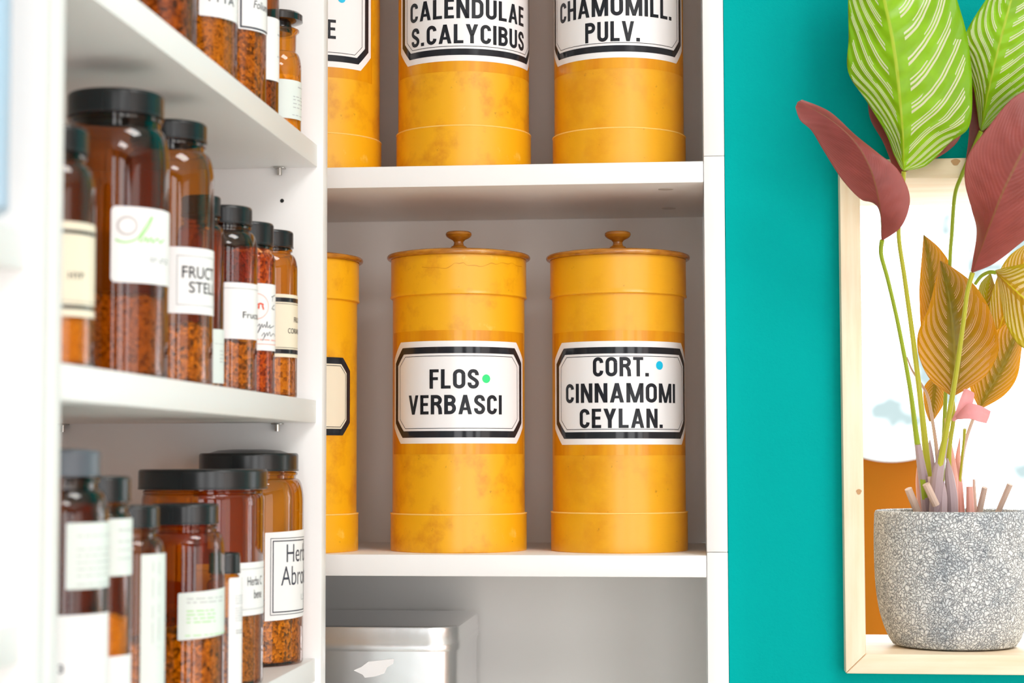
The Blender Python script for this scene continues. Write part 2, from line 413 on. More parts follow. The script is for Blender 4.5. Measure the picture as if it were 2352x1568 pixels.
def leafmat(name, base, edge, rib, stripe, trans, tfac, stripes=True, rough=.3, thin=1.0, pw=3, tmid=None):
    mt = bpy.data.materials.new(name); mt.use_nodes = True
    b = mt.node_tree.nodes['Principled BSDF']; b.inputs['Roughness'].default_value = rough; b.inputs['Specular IOR Level'].default_value = .45
    uv = N(mt, 'ShaderNodeUVMap'); uv.uv_map = 'UVMap'
    sp = N(mt, 'ShaderNodeSeparateXYZ'); L(mt, uv.outputs[0], sp.inputs[0])
    u, v = sp.outputs[0], sp.outputs[1]           # u -1..1 across, v 0..1 along
    au = math_(mt, 'ABSOLUTE', u)
    warp = math_(mt, 'MULTIPLY', noisy(mt, 30, 2), .02)
    # vein coordinate: veins leave the midrib and sweep towards the tip
    s = math_(mt, 'SUBTRACT', math_(mt, 'ADD', v, warp), math_(mt, 'MULTIPLY', math_(mt, 'POWER', au, 1.4), .34))
    side_shift = math_(mt, 'MULTIPLY', math_(mt, 'GREATER_THAN', u, 0), .037)
    s = math_(mt, 'ADD', s, side_shift)
    ph = math_(mt, 'FRACT', math_(mt, 'MULTIPLY', s, 13))
    noise_c = ramp(mt, noisy(mt, 45, 4), [(.3, tuple(x*.8 for x in base)), (.7, tuple(min(1, x*1.15) for x in base))])
    mx = N(mt, 'ShaderNodeMix', data_type='RGBA'); pf_ = math_(mt, 'POWER', au, pw); L(mt, pf_, mx.inputs['Factor'])
    L(mt, noise_c, mx.inputs['A']); mx.inputs['B'].default_value = (*edge, 1)
    col = mx.outputs['Result']; mask = None
    if stripes:
        def line(c, w):
            d = math_(mt, 'ABSOLUTE', math_(mt, 'SUBTRACT', ph, c)); return math_(mt, 'LESS_THAN', d, w)
        st = math_(mt, 'MAXIMUM', math_(mt, 'MAXIMUM', line(.22, .06*thin), line(.42, .05*thin)), math_(mt, 'MULTIPLY', line(.60, .035*thin), math_(mt, 'GREATER_THAN', noisy(mt, 20, 1), .44)))
        st = math_(mt, 'MULTIPLY', st, math_(mt, 'GREATER_THAN', au, .17))
        lim = math_(mt, 'ADD', .66, math_(mt, 'MULTIPLY', noisy(mt, 40, 1), .5))
        mask = math_(mt, 'MULTIPLY', st, math_(mt, 'LESS_THAN', au, lim))
        m2 = N(mt, 'ShaderNodeMix', data_type='RGBA'); L(mt, mask, m2.inputs['Factor']); L(mt, col, m2.inputs['A']); m2.inputs['B'].default_value = (*stripe, 1)
        col = m2.outputs['Result']
    m3 = N(mt, 'ShaderNodeMix', data_type='RGBA'); L(mt, math_(mt, 'LESS_THAN', au, .028), m3.inputs['Factor'])
    L(mt, col, m3.inputs['A']); m3.inputs['B'].default_value = (*rib, 1); setcol(mt, m3.outputs['Result'])
    bump(mt, math_(mt, 'SINE', math_(mt, 'MULTIPLY', s, 13*2*PI if stripes else 34*2*PI)), (.3 if stripes else .10), (.0013 if stripes else .0005))
    tr = N(mt, 'ShaderNodeBsdfTranslucent')
    if mask is not None:
        m4 = N(mt, 'ShaderNodeMix', data_type='RGBA'); L(mt, mask, m4.inputs['Factor']); m4.inputs['A'].default_value = (*trans, 1)
        if tmid:
            m5 = N(mt, 'ShaderNodeMix', data_type='RGBA'); L(mt, pf_, m5.inputs['Factor']); m5.inputs['A'].default_value = (*tmid, 1); m5.inputs['B'].default_value = (*trans, 1)
            L(mt, m5.outputs['Result'], m4.inputs['A'])
        m4.inputs['B'].default_value = (1, .72, .58, 1)
        L(mt, m4.outputs['Result'], tr.inputs[0])
    else: tr.inputs[0].default_value = (*trans, 1)
    ms = N(mt, 'ShaderNodeMixShader'); ms.inputs[0].default_value = tfac
    out = mt.node_tree.nodes['Material Output']
    L(mt, b.outputs[0], ms.inputs[1]); L(mt, tr.outputs[0], ms.inputs[2]); L(mt, ms.outputs[0], out.inputs[0])
    return mt
GREEN = (.30, .72, .008)
M_leaf_top = leafmat('leaf_green_face', GREEN, (.20, .60, .008), (.52, .76, .04), (.86, .90, .60), (.85, .42, .03), .42)
M_leaf_backlit = leafmat('leaf_backlight_amber_face', (.17, .18, .008), (.64, .36, .006), (.30, .26, .02), (.95, .66, .50), (.98, .54, .014), .42, thin=.45, pw=.9, tmid=(.30, .24, .01))  # amber back-light glow painted into the base colour, shaded centre left green
M_leaf_lime = leafmat('leaf_yellow_green_face', (.40, .24, .008), (.46, .44, .01), (.60, .60, .02), (.90, .86, .55), (.80, .5, .03), .34, thin=.7, pw=.8)
M_leaf_back = leafmat('leaf_burgundy_underside', (.25, .05, .05), (.34, .09, .085), (.20, .075, .03), (.5, .2, .1), (.85, .25, .03), .22, stripes=False, rough=.38)
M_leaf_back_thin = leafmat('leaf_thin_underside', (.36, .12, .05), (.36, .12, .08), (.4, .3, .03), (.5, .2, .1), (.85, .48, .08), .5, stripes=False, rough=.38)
M_stem = mat('green_petiole', (.30, .40, .015), .4)
M_stem_y = mat('yellow_green_petiole', (.44, .44, .03), .4)
M_sheath = mat('mauve_leaf_sheath', (.40, .30, .32), .5)
M_pinkst = mat('pink_leaf_sheath', (.72, .36, .30), .5)
M_stub = mat('cut_stem_stub', (.60, .44, .36), .6)
M_bract = mat('dry_pink_bract', (.86, .48, .50), .6)
def _tl(mt, c, f):
    t = mt.node_tree; tr = N(mt, 'ShaderNodeBsdfTranslucent'); tr.inputs[0].default_value = (*c, 1); ms = N(mt, 'ShaderNodeMixShader'); ms.inputs[0].default_value = f
    L(mt, t.nodes['Principled BSDF'].outputs[0], ms.inputs[1]); L(mt, tr.outputs[0], ms.inputs[2]); L(mt, ms.outputs[0], t.nodes['Material Output'].inputs[0])
_tl(M_bract, (.95, .6, .62), .5)

# ------------------------------------------------------------------ key planes measured from the photo
T = .019
YF = -.12                                             # inner face of the far end panel of the left unit
XP = at(741, 675, Y=YF).x                             # its front edge
XS = at(728, 675, Y=YF).x                             # front edge of the left unit's shelves
YN = at(143, 700, X=XP).y                             # opening-side face of the near end panel
YN2 = YN-2*T                                          # inner face of the nearer unit's end panel
XB = XP-.26                                           # back of the left units
zS = {}                                               # shelf tops of the left unit
zS['top'] = at(731, 333, Y=YF).z; zS['mid'] = at(725, 919, Y=YF).z; zS['low'] = at(720, 1511, Y=YF).z
BX1 = at(1619.5, 800, Y=0).x; BX2 = at(1667.5, 800, Y=0).x      # right side panel of the bookcase
BX0 = at(470, 800, Y=0).x                             # its left side, hidden behind the left unit
zU1, zU0 = at(1184, 377, Y=0).z, at(1184, 425.5, Y=0).z
zL1, zL0 = at(1184, 1274, Y=0).z, at(1184, 1324, Y=0).z
DB = .25
YW = .018                                             # face of the teal wall
print('XP', XP, 'XS', XS, 'YN', YN, 'zS', zS, 'BX', BX0, BX1, BX2, 'z', zU1, zU0, zL1, zL0)

# ------------------------------------------------------------------ room shell
RX0, RX1, RY0, RZ1 = XB-.03, 4.0, -4.2, 2.72
def struct(name, x0, x1, y0, y1, z0, z1, m_, label=None, cat=None):
    o = boxo(name, x0, x1, y0, y1, z0, z1, m_, None, 0); o['kind'] = 'structure'
    if label: o['label'] = label; o['category'] = cat
    return o
struct('floor', RX0-.1, RX1+.1, RY0-.1, YW+.17, -.1, 0, M_floor)
struct('ceiling', RX0-.1, RX1+.1, RY0-.1, DB+.2, RZ1, RZ1+.1, M_paint)
struct('wall_left', RX0-.1, RX0, RY0-.1, DB+.2, 0, RZ1, M_paint)
struct('wall_right', RX1, RX1+.1, RY0-.1, YW+.17, 0, RZ1, M_sidewall)
struct('wall_rear', RX0, RX1, RY0-.1, RY0, 0, RZ1, M_rearwall)
struct('wall_back', RX0, BX2, DB+.02, DB+.12, 0, RZ1, M_paint)
# teal wall with the pass-through opening
FX0 = at(1935, 950, Y=0).x; FX1 = at(1982, 950, Y=0).x
FZ0 = at(2100, 1548, Y=0).z; FZ1 = at(2100, 1502, Y=0).z
FZ2 = at(2110, 409, Y=0).z; FZ3 = at(2110, 364, Y=0).z
FT = FX1-FX0; FX3 = FX0+.95; FX2 = FX3-FT
FD = .185
bm = bmesh.new()
hx0, hx1, hz0, hz1 = FX0+.002, FX3-.002, FZ0+.002, FZ3-.002
ox0, ox1 = BX2+.0006, RX1
for y, flip in ((YW, 0), (YW+.15, 1)):
    o_ = [bm.verts.new((ox0, y, 0)), bm.verts.new((ox1, y, 0)), bm.verts.new((ox1, y, RZ1)), bm.verts.new((ox0, y, RZ1))]
    i_ = [bm.verts.new((hx0, y, hz0)), bm.verts.new((hx1, y, hz0)), bm.verts.new((hx1, y, hz1)), bm.verts.new((hx0, y, hz1))]
    for k in range(4): bm.faces.new((o_[k], o_[(k+1) % 4], i_[(k+1) % 4], i_[k]))
    if y == YW: pa, pi = o_, i_
    else:
        for k in range(4):
            bm.faces.new((pa[k], pa[(k+1) % 4], o_[(k+1) % 4], o_[k])); bm.faces.new((pi[k], pi[(k+1) % 4], i_[(k+1) % 4], i_[k]))
w = obj('wall_teal', bm, M_teal); tag(w, 'teal painted wall right of the white bookcase, with a pine framed opening', 'wall', kind='structure')
# pine frame lining the opening, mitred at the corners
win = thing('window_1', 'pale pine framed pass-through opening in the teal wall', 'window frame', (FX0, 0, FZ0), kind='structure')
def mitred(name, pts, m_):
    """pts: four (x, z) corners of the board's face; extruded through the wall"""
    bm = bmesh.new()
    a = [bm.verts.new((x-FX0, 0, z-FZ0)) for x, z in pts]; b = [bm.verts.new((x-FX0, FD, z-FZ0)) for x, z in pts]
    bm.faces.new(a); bm.faces.new(b)
    for k in range(4): bm.faces.new((a[k], a[(k+1) % 4], b[(k+1) % 4], b[k]))
    bmesh.ops.recalc_face_normals(bm, faces=bm.faces)
    bmesh.ops.bevel(bm, geom=[e for e in bm.edges], offset=.0012, segments=2, profile=.5, affect='EDGES')
    return obj(name, bm, m_, win)
g_ = .0002
jl = mitred('side_jamb', [(FX0, FZ0+g_), (FX1, FZ1+g_), (FX1, FZ2-g_), (FX0, FZ3-g_)], M_pine)
jr = mitred('side_jamb', [(FX3, FZ0+g_), (FX2, FZ1+g_), (FX2, FZ2-g_), (FX3, FZ3-g_)], M_pine)
sl = mitred('sill_board', [(FX0+g_, FZ0), (FX3-g_, FZ0), (FX2-g_, FZ1), (FX1+g_, FZ1)], M_pine_h)
hd = mitred('head_jamb', [(FX0+g_, FZ3), (FX3-g_, FZ3), (FX2-g_, FZ2), (FX1+g_, FZ2)], M_pine_h)
def knot(px, py, rx, rz, par):
    p = at(px, py, Y=-.0004); bm = bmesh.new()
    bm.faces.new([bm.verts.new((p.x-FX0+rx*math.cos(a)*(1+.2*math.sin(3*a)), p.y, p.z-FZ0+rz*math.sin(a))) for a in [2*PI*k/18 for k in range(18)]])
    return obj('knot', bm, M_knot, par, recalc=False)
knot(1973, 1129, .0022, .0024, jl); knot(2195, 372, .0038, .0030, hd)
# outside: paving and an orange chair
struct('ground_outside', -3, 8, YW+.17, 9, -.15, -.02, M_ground)

# ------------------------------------------------------------------ bookcase with the canisters
bc = thing('bookcase', 'white melamine bookcase holding the yellow canisters, left of the teal wall', 'bookcase', ((BX0+BX2)/2, 0, 0))
TB = BX2-BX1
boxo('side_panel', BX0-T, BX0, 0, DB, 0, 2.4, M_white, bc)
zs1, zs2 = at(1641, 358, Y=0).z, at(1645, 1268, Y=0).z
for a, b in ((0, zs2-.0002), (zs2+.0002, zs1-.0002), (zs1+.0002, 2.4)):
    boxo('side_panel', BX1, BX2, 0, DB, a, b, M_white, bc)
boxo('back_panel', BX0, BX1, DB, DB+.008, 0, 2.4, M_backing, bc, .0002)
zB1 = zL1-.345
up = None
for z1, z0 in ((zU1, zU0), (zL1, zL0), (zB1, zB1-.02), (zU1+.345, zU1+.325), (.1, .08), (2.4, 2.38)):
    s_ = boxo('shelf', BX0+.0003, BX1-.0003, .0005, DB-.0005, z0, z1, M_white, bc)
    if z1 == zU1: up = s_
for px, py in ((1529, 434), (1536, 478)):
    p = at(px, py, Z=zU0); bm = lathe([(0, -.0004), (.0068, -.0004), (.007, 0), (.0, .0002)], 32)
    o = obj('cam_cover', bm, M_cover, up); o.location = (p.x-bc.location.x, p.y, zU0)

# ------------------------------------------------------------------ left shelving units
lu = thing('shelving_unit', 'white wall shelving unit full of amber bottles, at left of the yellow canisters', 'shelving unit', (XP, (YN+YF)/2, 0))
boxo('side_panel', XB, XP, YF, YF+T, 0, 2.4, M_white, lu)
boxo('side_panel', XB, XP, YN-T, YN, 0, 2.4, M_white, lu)
boxo('back_panel', XB-.008, XB, YN-T, YF+T, 0, 2.4, M_white, lu, .0002)
TS = .0192
for k, z in (('top', zS['top']), ('mid', zS['mid']), ('low', zS['low']), ('a', zS['top']+.22), ('b', zS['low']-.25)):
    boxo('shelf', XB+.0003, XS, YN+.0003, YF-.0003, z-TS, z, M_white, lu)
def pin(px, py, z):
    p = at(px, py, Y=YF); bm = bmesh.new()
    box(bm, -.0045, .0045, -.009, 0, -.0012, 0, .0002); lathe([(0, -.007), (.0022, -.007), (.0022, -.0012), (0, -.0012)], 16, bm, (0, -.005))
    o = obj('shelf_pin', bm, M_steel, lu); o.location = (p.x-lu.location.x, YF-lu.location.y, z)
pin(645, 388, zS['top']-TS); pin(640, 972, zS['mid']-TS); pin(148, 974, zS['mid']-TS)
p = at(648, 461, Y=YF); bm = lathe([(0, 0), (.0017, 0)], 20)
for v in bm.verts: v.co = Vector((v.co.x, -.0003, v.co.y))
o = obj('drill_hole', bm, M_hole, lu); o.location = (p.x-lu.location.x, YF-lu.location.y, p.z)

nu = thing('shelving_unit', 'nearer white shelving unit at the left edge of the photo, out of focus', 'shelving unit', (XP, YN2-.3, 0))
boxo('side_panel', XB, XP, YN2, YN2+T-.0004, 0, 2.4, M_white, nu)
boxo('side_panel', XB, XP, YN2-.66, YN2-.66+T, 0, 2.4, M_white, nu)
boxo('back_panel', XB-.008, XB, YN2-.66, YN2+T-.0004, 0, 2.4, M_white, nu, .0002)
zn1, zn2 = at(62, 622, X=XP-.005).z, at(58, 1520, X=XP-.005).z
zn = []
for z in (zn1, zn2, zn1+.21, zn2-.25):
    boxo('shelf', XB+.0003, XP-.005, YN2-.66+T+.0003, YN2-.0003, z, z+.0192, M_white, nu)

# ------------------------------------------------------------------ yellow canisters
def cyl_px(pl, pr, py, y_front, zbase):
    """cylinder from its left and right photo tangents and the depth of its front"""
    a, b = ray(pl, py), ray(pr, py)
    ta, tb = math.atan2(a.x, a.y), math.atan2(b.x, b.y); mid, half = (ta+tb)/2, (tb-ta)/2
    front = (y_front-EYE.y)/math.cos(mid); R = front*math.sin(half)/(1-math.sin(half)); d = front+R
    return Cyl(EYE.x+d*math.sin(mid), EYE.y+d*math.cos(mid), zbase, R)
def canister(label, base, tang_y, yf, zb, zt_band, zt_body, z_capb, z_capt, mt, lab, lid=True, knobc=None):
    B = cyl_px(base[0], base[1], tang_y, yf, zb)
    Rb = B.r; R = Rb*.973; Rc = Rb*1.0; Rr = Rb*1.062
    root = thing('apothecary_canister', label, 'canister', B.c, 'yellow apothecary canisters in the bookcase')
    h = lambda z: z-zb
    obj('body', lathe([(0, .003), (R, .003), (R, h(z_capt)-.004), (0, h(z_capt)-.004)], 128), mt, root)
    hb = h(zt_band)
    obj('base_band', lathe([(R-.001, .0), (Rb-.0006, 0), (Rb, .0008), (Rb, .003), (Rb, hb-.003), (Rb, hb-.0008), (Rb-.0005, hb-.0002), (R-.001, hb)], 128), mt, root)
    obj('band_edge', lathe([(R, hb-.0004), (Rb-.0002, hb-.0007), (Rb+.0004, hb-.0002), (Rb+.0002, hb+.0005), (R, hb+.0007)], 128), M_edge, root)
    if lid:
        c0, c1 = h(z_capb), h(z_capt)
        ld = obj('lid', lathe([(R-.001, c0), (Rc-.0002, c0), (Rc+.0007, c0+.0008), (Rc+.0004, c0+.0022), (Rc, c0+.0032), (Rc, c0+.0055), (Rc, c1-.001), (Rc, c1), (R-.001, c1)], 128), mt, root)
        t = .0052
        obj('lid_disc', lathe([(0, c1+.0002), (Rc+.0002, c1+.0002)]+arc(Rr-.0026, c1+t*.5, .0026, t*.5, -90, 90, 8)+[(Rr-.006, c1+t), (Rr-.009, c1+t+.0012), (Rr-.016, c1+t+.0016), (.012, c1+t+.0034), (0, c1+t+.0034)], 128), M_wood, ld)
        k = c1+t+.0030; q = .0215/.0225
        kp = [(0, 0), (.0100, 0), (.0100, .0012), (.0092, .0030), (.0076, .0042), (.0079, .0050), (.0074, .0058), (.0052, .0072), (.0045, .0092), (.0046, .0106), (.0060, .0124), (.0100, .0144), (.0118, .0160), (.0126, .0178), (.0122, .0196), (.0108, .0208), (.0060, .0214), (0, .0216)]
        obj('knob', lathe([(r, k+z*q) for r, z in kp], 48), M_wood, ld)
    lab(Cyl(B.c.x, B.c.y, zb, R), root)
    return root
def oct_label(cy, root, l, r, t, b, cut, texts, dots=(), paper=M_label, tape=True, frame='wide'):
    """l, r, t, b: photo edges of the label on this canister"""
    R = cy.r; ym = (t+b)/2; xm = (l+r)/2
    a0, a1 = cy.ang(l, ym)*R, cy.ang(r, ym)*R; z1, z0 = cy.hz(xm, t), cy.hz(xm, b)
    bm = bmesh.new(); poly2d(bm, octo(a0, a1, z0, z1, cut[0], cut[1]))
    lb = obj('label', wrap(bm, R+.0003), paper, root, recalc=False)
    if tape:
        bm = bmesh.new(); w_ = .0098
        poly2d(bm, [(a0-.003, z0-w_), (a1+.003, z0-w_), (a1+.003, z1+w_), (a0-.003, z1+w_)])
        obj('clear_tape', wrap(bm, R+.00015), M_tape, lb, recalc=False)
    bm = bmesh.new()
    if frame == 'wide':
        e, w_ = .0055, .0060
        ring2d(bm, octo(a0+e*.8, a1-e*.8, z0+e, z1-e, cut[0]*.92, cut[1]*.92), octo(a0+e*.8+w_*.9, a1-e*.8-w_*.9, z0+e+w_, z1-e-w_, cut[0]*.7, cut[1]*.7))
        e2 = e+w_+.0022
        ring2d(bm, octo(a0+e2, a1-e2, z0+e2, z1-e2, cut[0]*.6, cut[1]*.6), octo(a0+e2+.0005, a1-e2-.0005, z0+e2+.0005, z1-e2-.0005, cut[0]*.58, cut[1]*.58))
    else:
        e, w_ = .0, .0060
        ring2d(bm, octo(a0, a1, z0, z1, cut[0], cut[1]), octo(a0+w_, a1-w_, z0+w_, z1-w_, cut[0]*.7, cut[1]*.7))
        e2 = w_+.0015
        ring2d(bm, octo(a0+e2, a1-e2, z0+e2, z1-e2, cut[0]*.65, cut[1]*.65), octo(a0+e2+.0005, a1-e2-.0005, z0+e2+.0005, z1-e2-.0005, cut[0]*.63, cut[1]*.63))
    obj('border', wrap(bm, R+.0005), M_inkb, lb, recalc=False)
    if texts:
        bm = bmesh.new()
        for s, x0, x1, y0, y1 in texts:
            xm_, ym_ = (x0+x1)/2, (y0+y1)/2
            grotesque(bm, s, cy.ang(x0, ym_)*R, cy.ang(x1, ym_)*R, cy.hz(xm_, y1), cy.hz(xm_, y0))
        obj('lettering', wrap(bm, R+.0005), M_ink, lb, recalc=False)
    for x, y, m_ in dots:
        bm = bmesh.new(); disc2d(bm, cy.ang(x, y)*R, cy.hz(x, y), .0040); obj('dot_sticker', wrap(bm, R+.0006), m_, lb, recalc=False)
def zz(px, py, Y): return at(px, py, Y=Y).z
yc = .078
lowz = dict(zt_band=zz(897, 1178, yc), zt_body=0, z_capb=zz(901, 687.5, yc), z_capt=zz(901, 599, yc))
yfA = at(1054, 1270.5, Z=zL1).y
can_a = canister('yellow canister labelled FLOS VERBASCI with a green dot sticker', (897, 1210), 1225, yfA, zL1, mt=M_can,
         lab=lambda cy, r: oct_label(cy, r, 906.5, 1199.5, 782, 1018, (.0155, .0150),
             [('FLOS', 985, 1098, 847.5, 892), ('VERBASCI', 938, 1151, 906.5, 951)], [(1115, 869.5, M_green_dot)]), **lowz)
_lid = [o for o in can_a.children if o.name.startswith('lid')][0]
_cc = Cyl(can_a.location.x, can_a.location.y, zL1, cyl_px(897, 1210, 1225, yfA, zL1).r); bm = bmesh.new()
stroke2d(bm, [(_cc.ang(x, y)*_cc.r, _cc.hz(x, y)) for x, y in spline([(968, 613), (985, 615), (1000, 614), (1022, 616), (1034, 611), (1044, 604), (1054, 605), (1064, 603), (1072, 609), (1090, 609), (1104, 612), (1118, 608), (1128, 604), (1140, 607), (1152, 603), (1166, 606), (1176, 604), (1186, 610), (1198, 612)], 4)], lambda t: .0005+.0002*math.sin(t*40))
obj('water_stain', wrap(bm, _cc.r+.0002, math.radians(4)), M_stain, _lid, recalc=False)
hiB = dict(zt_band=zz(1266, 1175.5, yc), zt_body=0, z_capb=zz(1266, 684.5, yc), z_capt=zz(1266, 598, yc))
canister('yellow canister labelled CORT. CINNAMOMI CEYLAN. with a cyan dot', (1265.5, 1580), 1225, at(1422, 1271, Z=zL1).y, zL1, mt=M_can2,
         lab=lambda cy, r: oct_label(cy, r, 1275, 1572.5, 782.5, 1020.5, (.0155, .0150),
             [('CORT.', 1360, 1488.5, 819.5, 864), ('CINNAMOMI', 1299, 1549, 879.5, 924), ('CEYLAN.', 1330, 1520.5, 938, 982.5)], [(1513, 839, M_cyan_dot)]), **hiB)
lowC = dict(zt_band=zz(823, 1178, yc), zt_body=0, z_capb=zz(824, 697, yc), z_capt=zz(824, 607, yc))
canister('yellow canister with cream label, half hidden behind the shelf end panel', (509, 823), 1225, at(668, 1272, Z=zL1).y, zL1, mt=M_can,
         lab=lambda cy, r: oct_label(cy, r, 533, 802.5, 818, 999, (.012, .012), [], paper=M_cream, tape=False, frame='edge'), **lowC)
dz = zL1-lowz['zt_band']
def up_can(label, base, yf, band_py, band_px, mt, lab):
    ycu = yf+.064
    zb_ = zz(band_px, band_py, ycu)
    canister(label, base, 345, yf, zU1, zb_, 0, zU1+.2385, zU1+.273, mt, lab)
up_can('yellow canister labelled CALENDULAE S.CALYCIBUS on the upper shelf', (910.5, 1219.5), .034, 317, 912, M_can,
       lambda cy, r: oct_label(cy, r, 921.5, 1216.5, -92, 139.5, (.0155, .0150),
           [('CALENDULAE', 942, 1201, -3, 42), ('S.CALYCIBUS', 945, 1201.5, 55.5, 99.5)]))
up_can('yellow canister labelled CHAMOMILL. PULV. on the upper shelf', (1269.5, 1575), .034, 322, 1271, M_can2,
       lambda cy, r: oct_label(cy, r, 1273, 1564.5, -100, 132, (.0155, .0150),
           [('CHAMOMILL.', 1286.5, 1540.5, -11, 36), ('PULV.', 1342.5, 1468, 49, 95)]))
up_can('yellow canister on the upper shelf, half hidden behind the shelf end panel', (566, 876), .030, 327, 875, M_can,
       lambda cy, r: oct_label(cy, r, 574, 851, -85, 152, (.0155, .0150),
           [('E', 749.5, 770, 45, 89)], [(783, -3, M_cyan_dot)]))

# ------------------------------------------------------------------ tin box on the bottom shelf
tyf = .035; tzt = zz(900, 1439, tyf)
txr = at(1092, 1412, Z=tzt).x; tyb = min(at(1000, 1401, Z=tzt).y, DB-.012); txl = at(560, 1440, Y=tyf).x
tb = thing('tin_box', 'silver tin box with rounded lid on the bottom bookcase shelf', 'tin', ((txl+txr)/2, (tyf+tyb)/2, zB1))
def rbox(x0, x1, y0, y1, rad, levels):
    """rounded-rectangle tube; levels: list of (z, inset)"""
    bm = bmesh.new(); rings = []
    for z, i in levels:
        rr = max(rad-i, .001)
        rings.append([bm.verts.new((x, y, z)) for x, y in rrect(x0+i, x1-i, y0+i, y1-i, rr, 10)])
    for a, b in zip(rings, rings[1:]):
        n = len(a)
        for k in range(n): bm.faces.new((a[k], a[(k+1) % n], b[(k+1) % n], b[k]))
    bm.faces.new(rings[0]); bm.faces.new(rings[-1]); return bm
hw, hdp = (txr-txl)/2, (tyb-tyf)/2; th = tzt-zB1
sk = tzt-zz(900, 1496, tyf)
obj('box_body', rbox(-hw, hw, -hdp, hdp, .028, [(0, .004), (.003, .0022), (th-sk+.004, .0022), (th-.004, .0022)]), M_tin, tb)
obj('box_lid', rbox(-hw, hw, -hdp, hdp, .028, [(th-sk, .0018), (th-sk, .0004), (th-sk+.0012, .0), (th-sk+.007, .0), (th-sk+.0085, .0010), (th-.0022, .0010), (th-.0008, .0014), (th, .003), (th+.0002, .006)]), M_tin, tb)
bm = bmesh.new()
for x, y in [(812, 1539), (830, 1531), (846, 1519), (872, 1516), (905, 1512), (904, 1523), (890, 1532), (883, 1546), (862, 1553), (838, 1556), (833, 1549)][::-1]:
    q = at(x, y, Y=tyf+.0017); bm.verts.new((q.x-tb.location.x, q.y-tb.location.y, q.z-tb.location.z))
bm.verts.ensure_lookup_table(); f_ = bm.faces.new(bm.verts[:]); f_.normal_update()
if f_.normal.y > 0: f_.normal_flip()
tl = obj('torn_label', bm, M_paper, tb, recalc=False); tl['label'] = 'torn scrap of white paper label'

# ------------------------------------------------------------------ amber bottles
PLACED = []
def bottle(label, pr, pym, g, r, zb, top, cap_r, cap_h, neck_h, sh_h, group, glass=M_amber, fill=None, fill_m=M_herb, capm=M_cap,
           labels=(), dome=0, name='amber_bottle', height=None, neck_r=None, cat='bottle'):
    """pr: photo x of the right tangent; g: gap from the shelf's front edge; top: photo y of the cap top"""
    d = ray(pr, pym); n = Vector((-d.y, d.x, 0)).normalized()
    s = (XS-g-r-n.x*r-EYE.x)/d.x
    c = EYE+d*s+n*r
    Hh = height or (at(pr, top, Y=c.y).z-zb)
    PLACED.append((label[:34], zb, c.x, c.y, r, Hh))
    root = thing(name, label, cat, (c.x, c.y, zb), group)
    rn = neck_r or cap_r-.0022
    hs = Hh-cap_h-neck_h-sh_h
    prof = [(0, .001), (r*.8, .0005), (r-.0022, 0)]+arc(r-.0022, .0022, .0022, .0022, -90, 0, 4)[1:]
    prof += [(r, .005), (r, hs-.004), (r, hs)]
    # shoulder: convex then a short concave run into the neck
    for k in range(1, 11):
        t = k/10; prof.append((rn+(r-rn)*(math.cos(t*PI/2)**.8 if t < 1 else 0), hs+sh_h*math.sin(t*PI/2)**1.15))
    zc = Hh-cap_h
    prof += [(rn, zc-.0035), (rn+.0012, zc-.003), (rn+.0014, zc-.0014), (rn, zc-.0006), (rn, Hh-.004), (0, Hh-.004)]
    gb = obj('glass_body', lathe(prof, 72), glass, root)
    cp = [(rn+.0003, zc), (cap_r-.0004, zc), (cap_r, zc+.0004), (cap_r, zc+.0012), (cap_r-.0003, zc+.0016), (cap_r-.0003, zc+.003), (cap_r-.0003, Hh-.0035), (cap_r-.0003, Hh-.0022)]+arc(cap_r-.0023, Hh-.0022, .002, .0022, 0, 90, 5)[1:]
    if dome: cp += [(cap_r*.8, Hh), (cap_r*.62, Hh+dome*.7), (cap_r*.3, Hh+dome), (0, Hh+dome)]
    else: cp += [(0, Hh)]
    obj('cap', lathe(cp, 72), capm, root)
    if fill:
        fr = r-.0022; bm = lathe([(0, .0025), (fr-.002, .0025), (fr, .0045)]+[(fr, .0045+(fill-.0045)*k/8) for k in range(1, 9)]+[(fr*.75, fill+.002), (fr*.4, fill+.003), (0, fill+.001)], 48)
        for v in bm.verts:
            if v.co.z > fill*.86: v.co.z += noise.noise(v.co*130)*.004
        obj('contents', bm, fill_m, root)
    cy = Cyl(c.x, c.y, zb, r)
    for fn in labels: fn(cy, root)
    return root
def slab(l, r_, t, b, paper=M_paper, rad=.0012, ext=0.0, deco=None, skew=0):
    """paper label by its photo edges; ext: radians it runs on past its hidden left end; deco: list of callables(bm-less)"""
    def fn(cy, root):
        R = cy.r; xm = (l+r_)/2; ym = (t+b)/2
        a0, a1 = (cy.ang(l, ym)-ext)*R, cy.ang(r_, ym)*R; z1, z0 = cy.hz(xm, t), cy.hz(xm, b)
        bm = bmesh.new(); pts = rrect(a0, a1, z0, z1, rad)
        if skew: pts = [(x, y+skew*(x-a0)) for x, y in pts]
        poly2d(bm, pts); lb = obj('label', wrap(bm, R+.0003, math.radians(5)), paper, root, recalc=False)
        for d in deco or (): d(cy, lb, a0, a1, z0, z1)
    return fn
def _sub(name, bm, cy, lb, m_, off=.0005): return obj(name, wrap(bm, cy.r+off, math.radians(5)), m_, lb, recalc=False)
def band(f0, f1, m_=M_inkb, inset=0):           # horizontal band, fractions of the label height from the top
    def d(cy, lb, a0, a1, z0, z1):
        bm = bmesh.new(); h = z1-z0; poly2d(bm, [(a0+inset, z1-h*f1), (a1-inset, z1-h*f1), (a1-inset, z1-h*f0), (a0+inset, z1-h*f0)])
        _sub('printed_band', bm, cy, lb, m_)
    return d
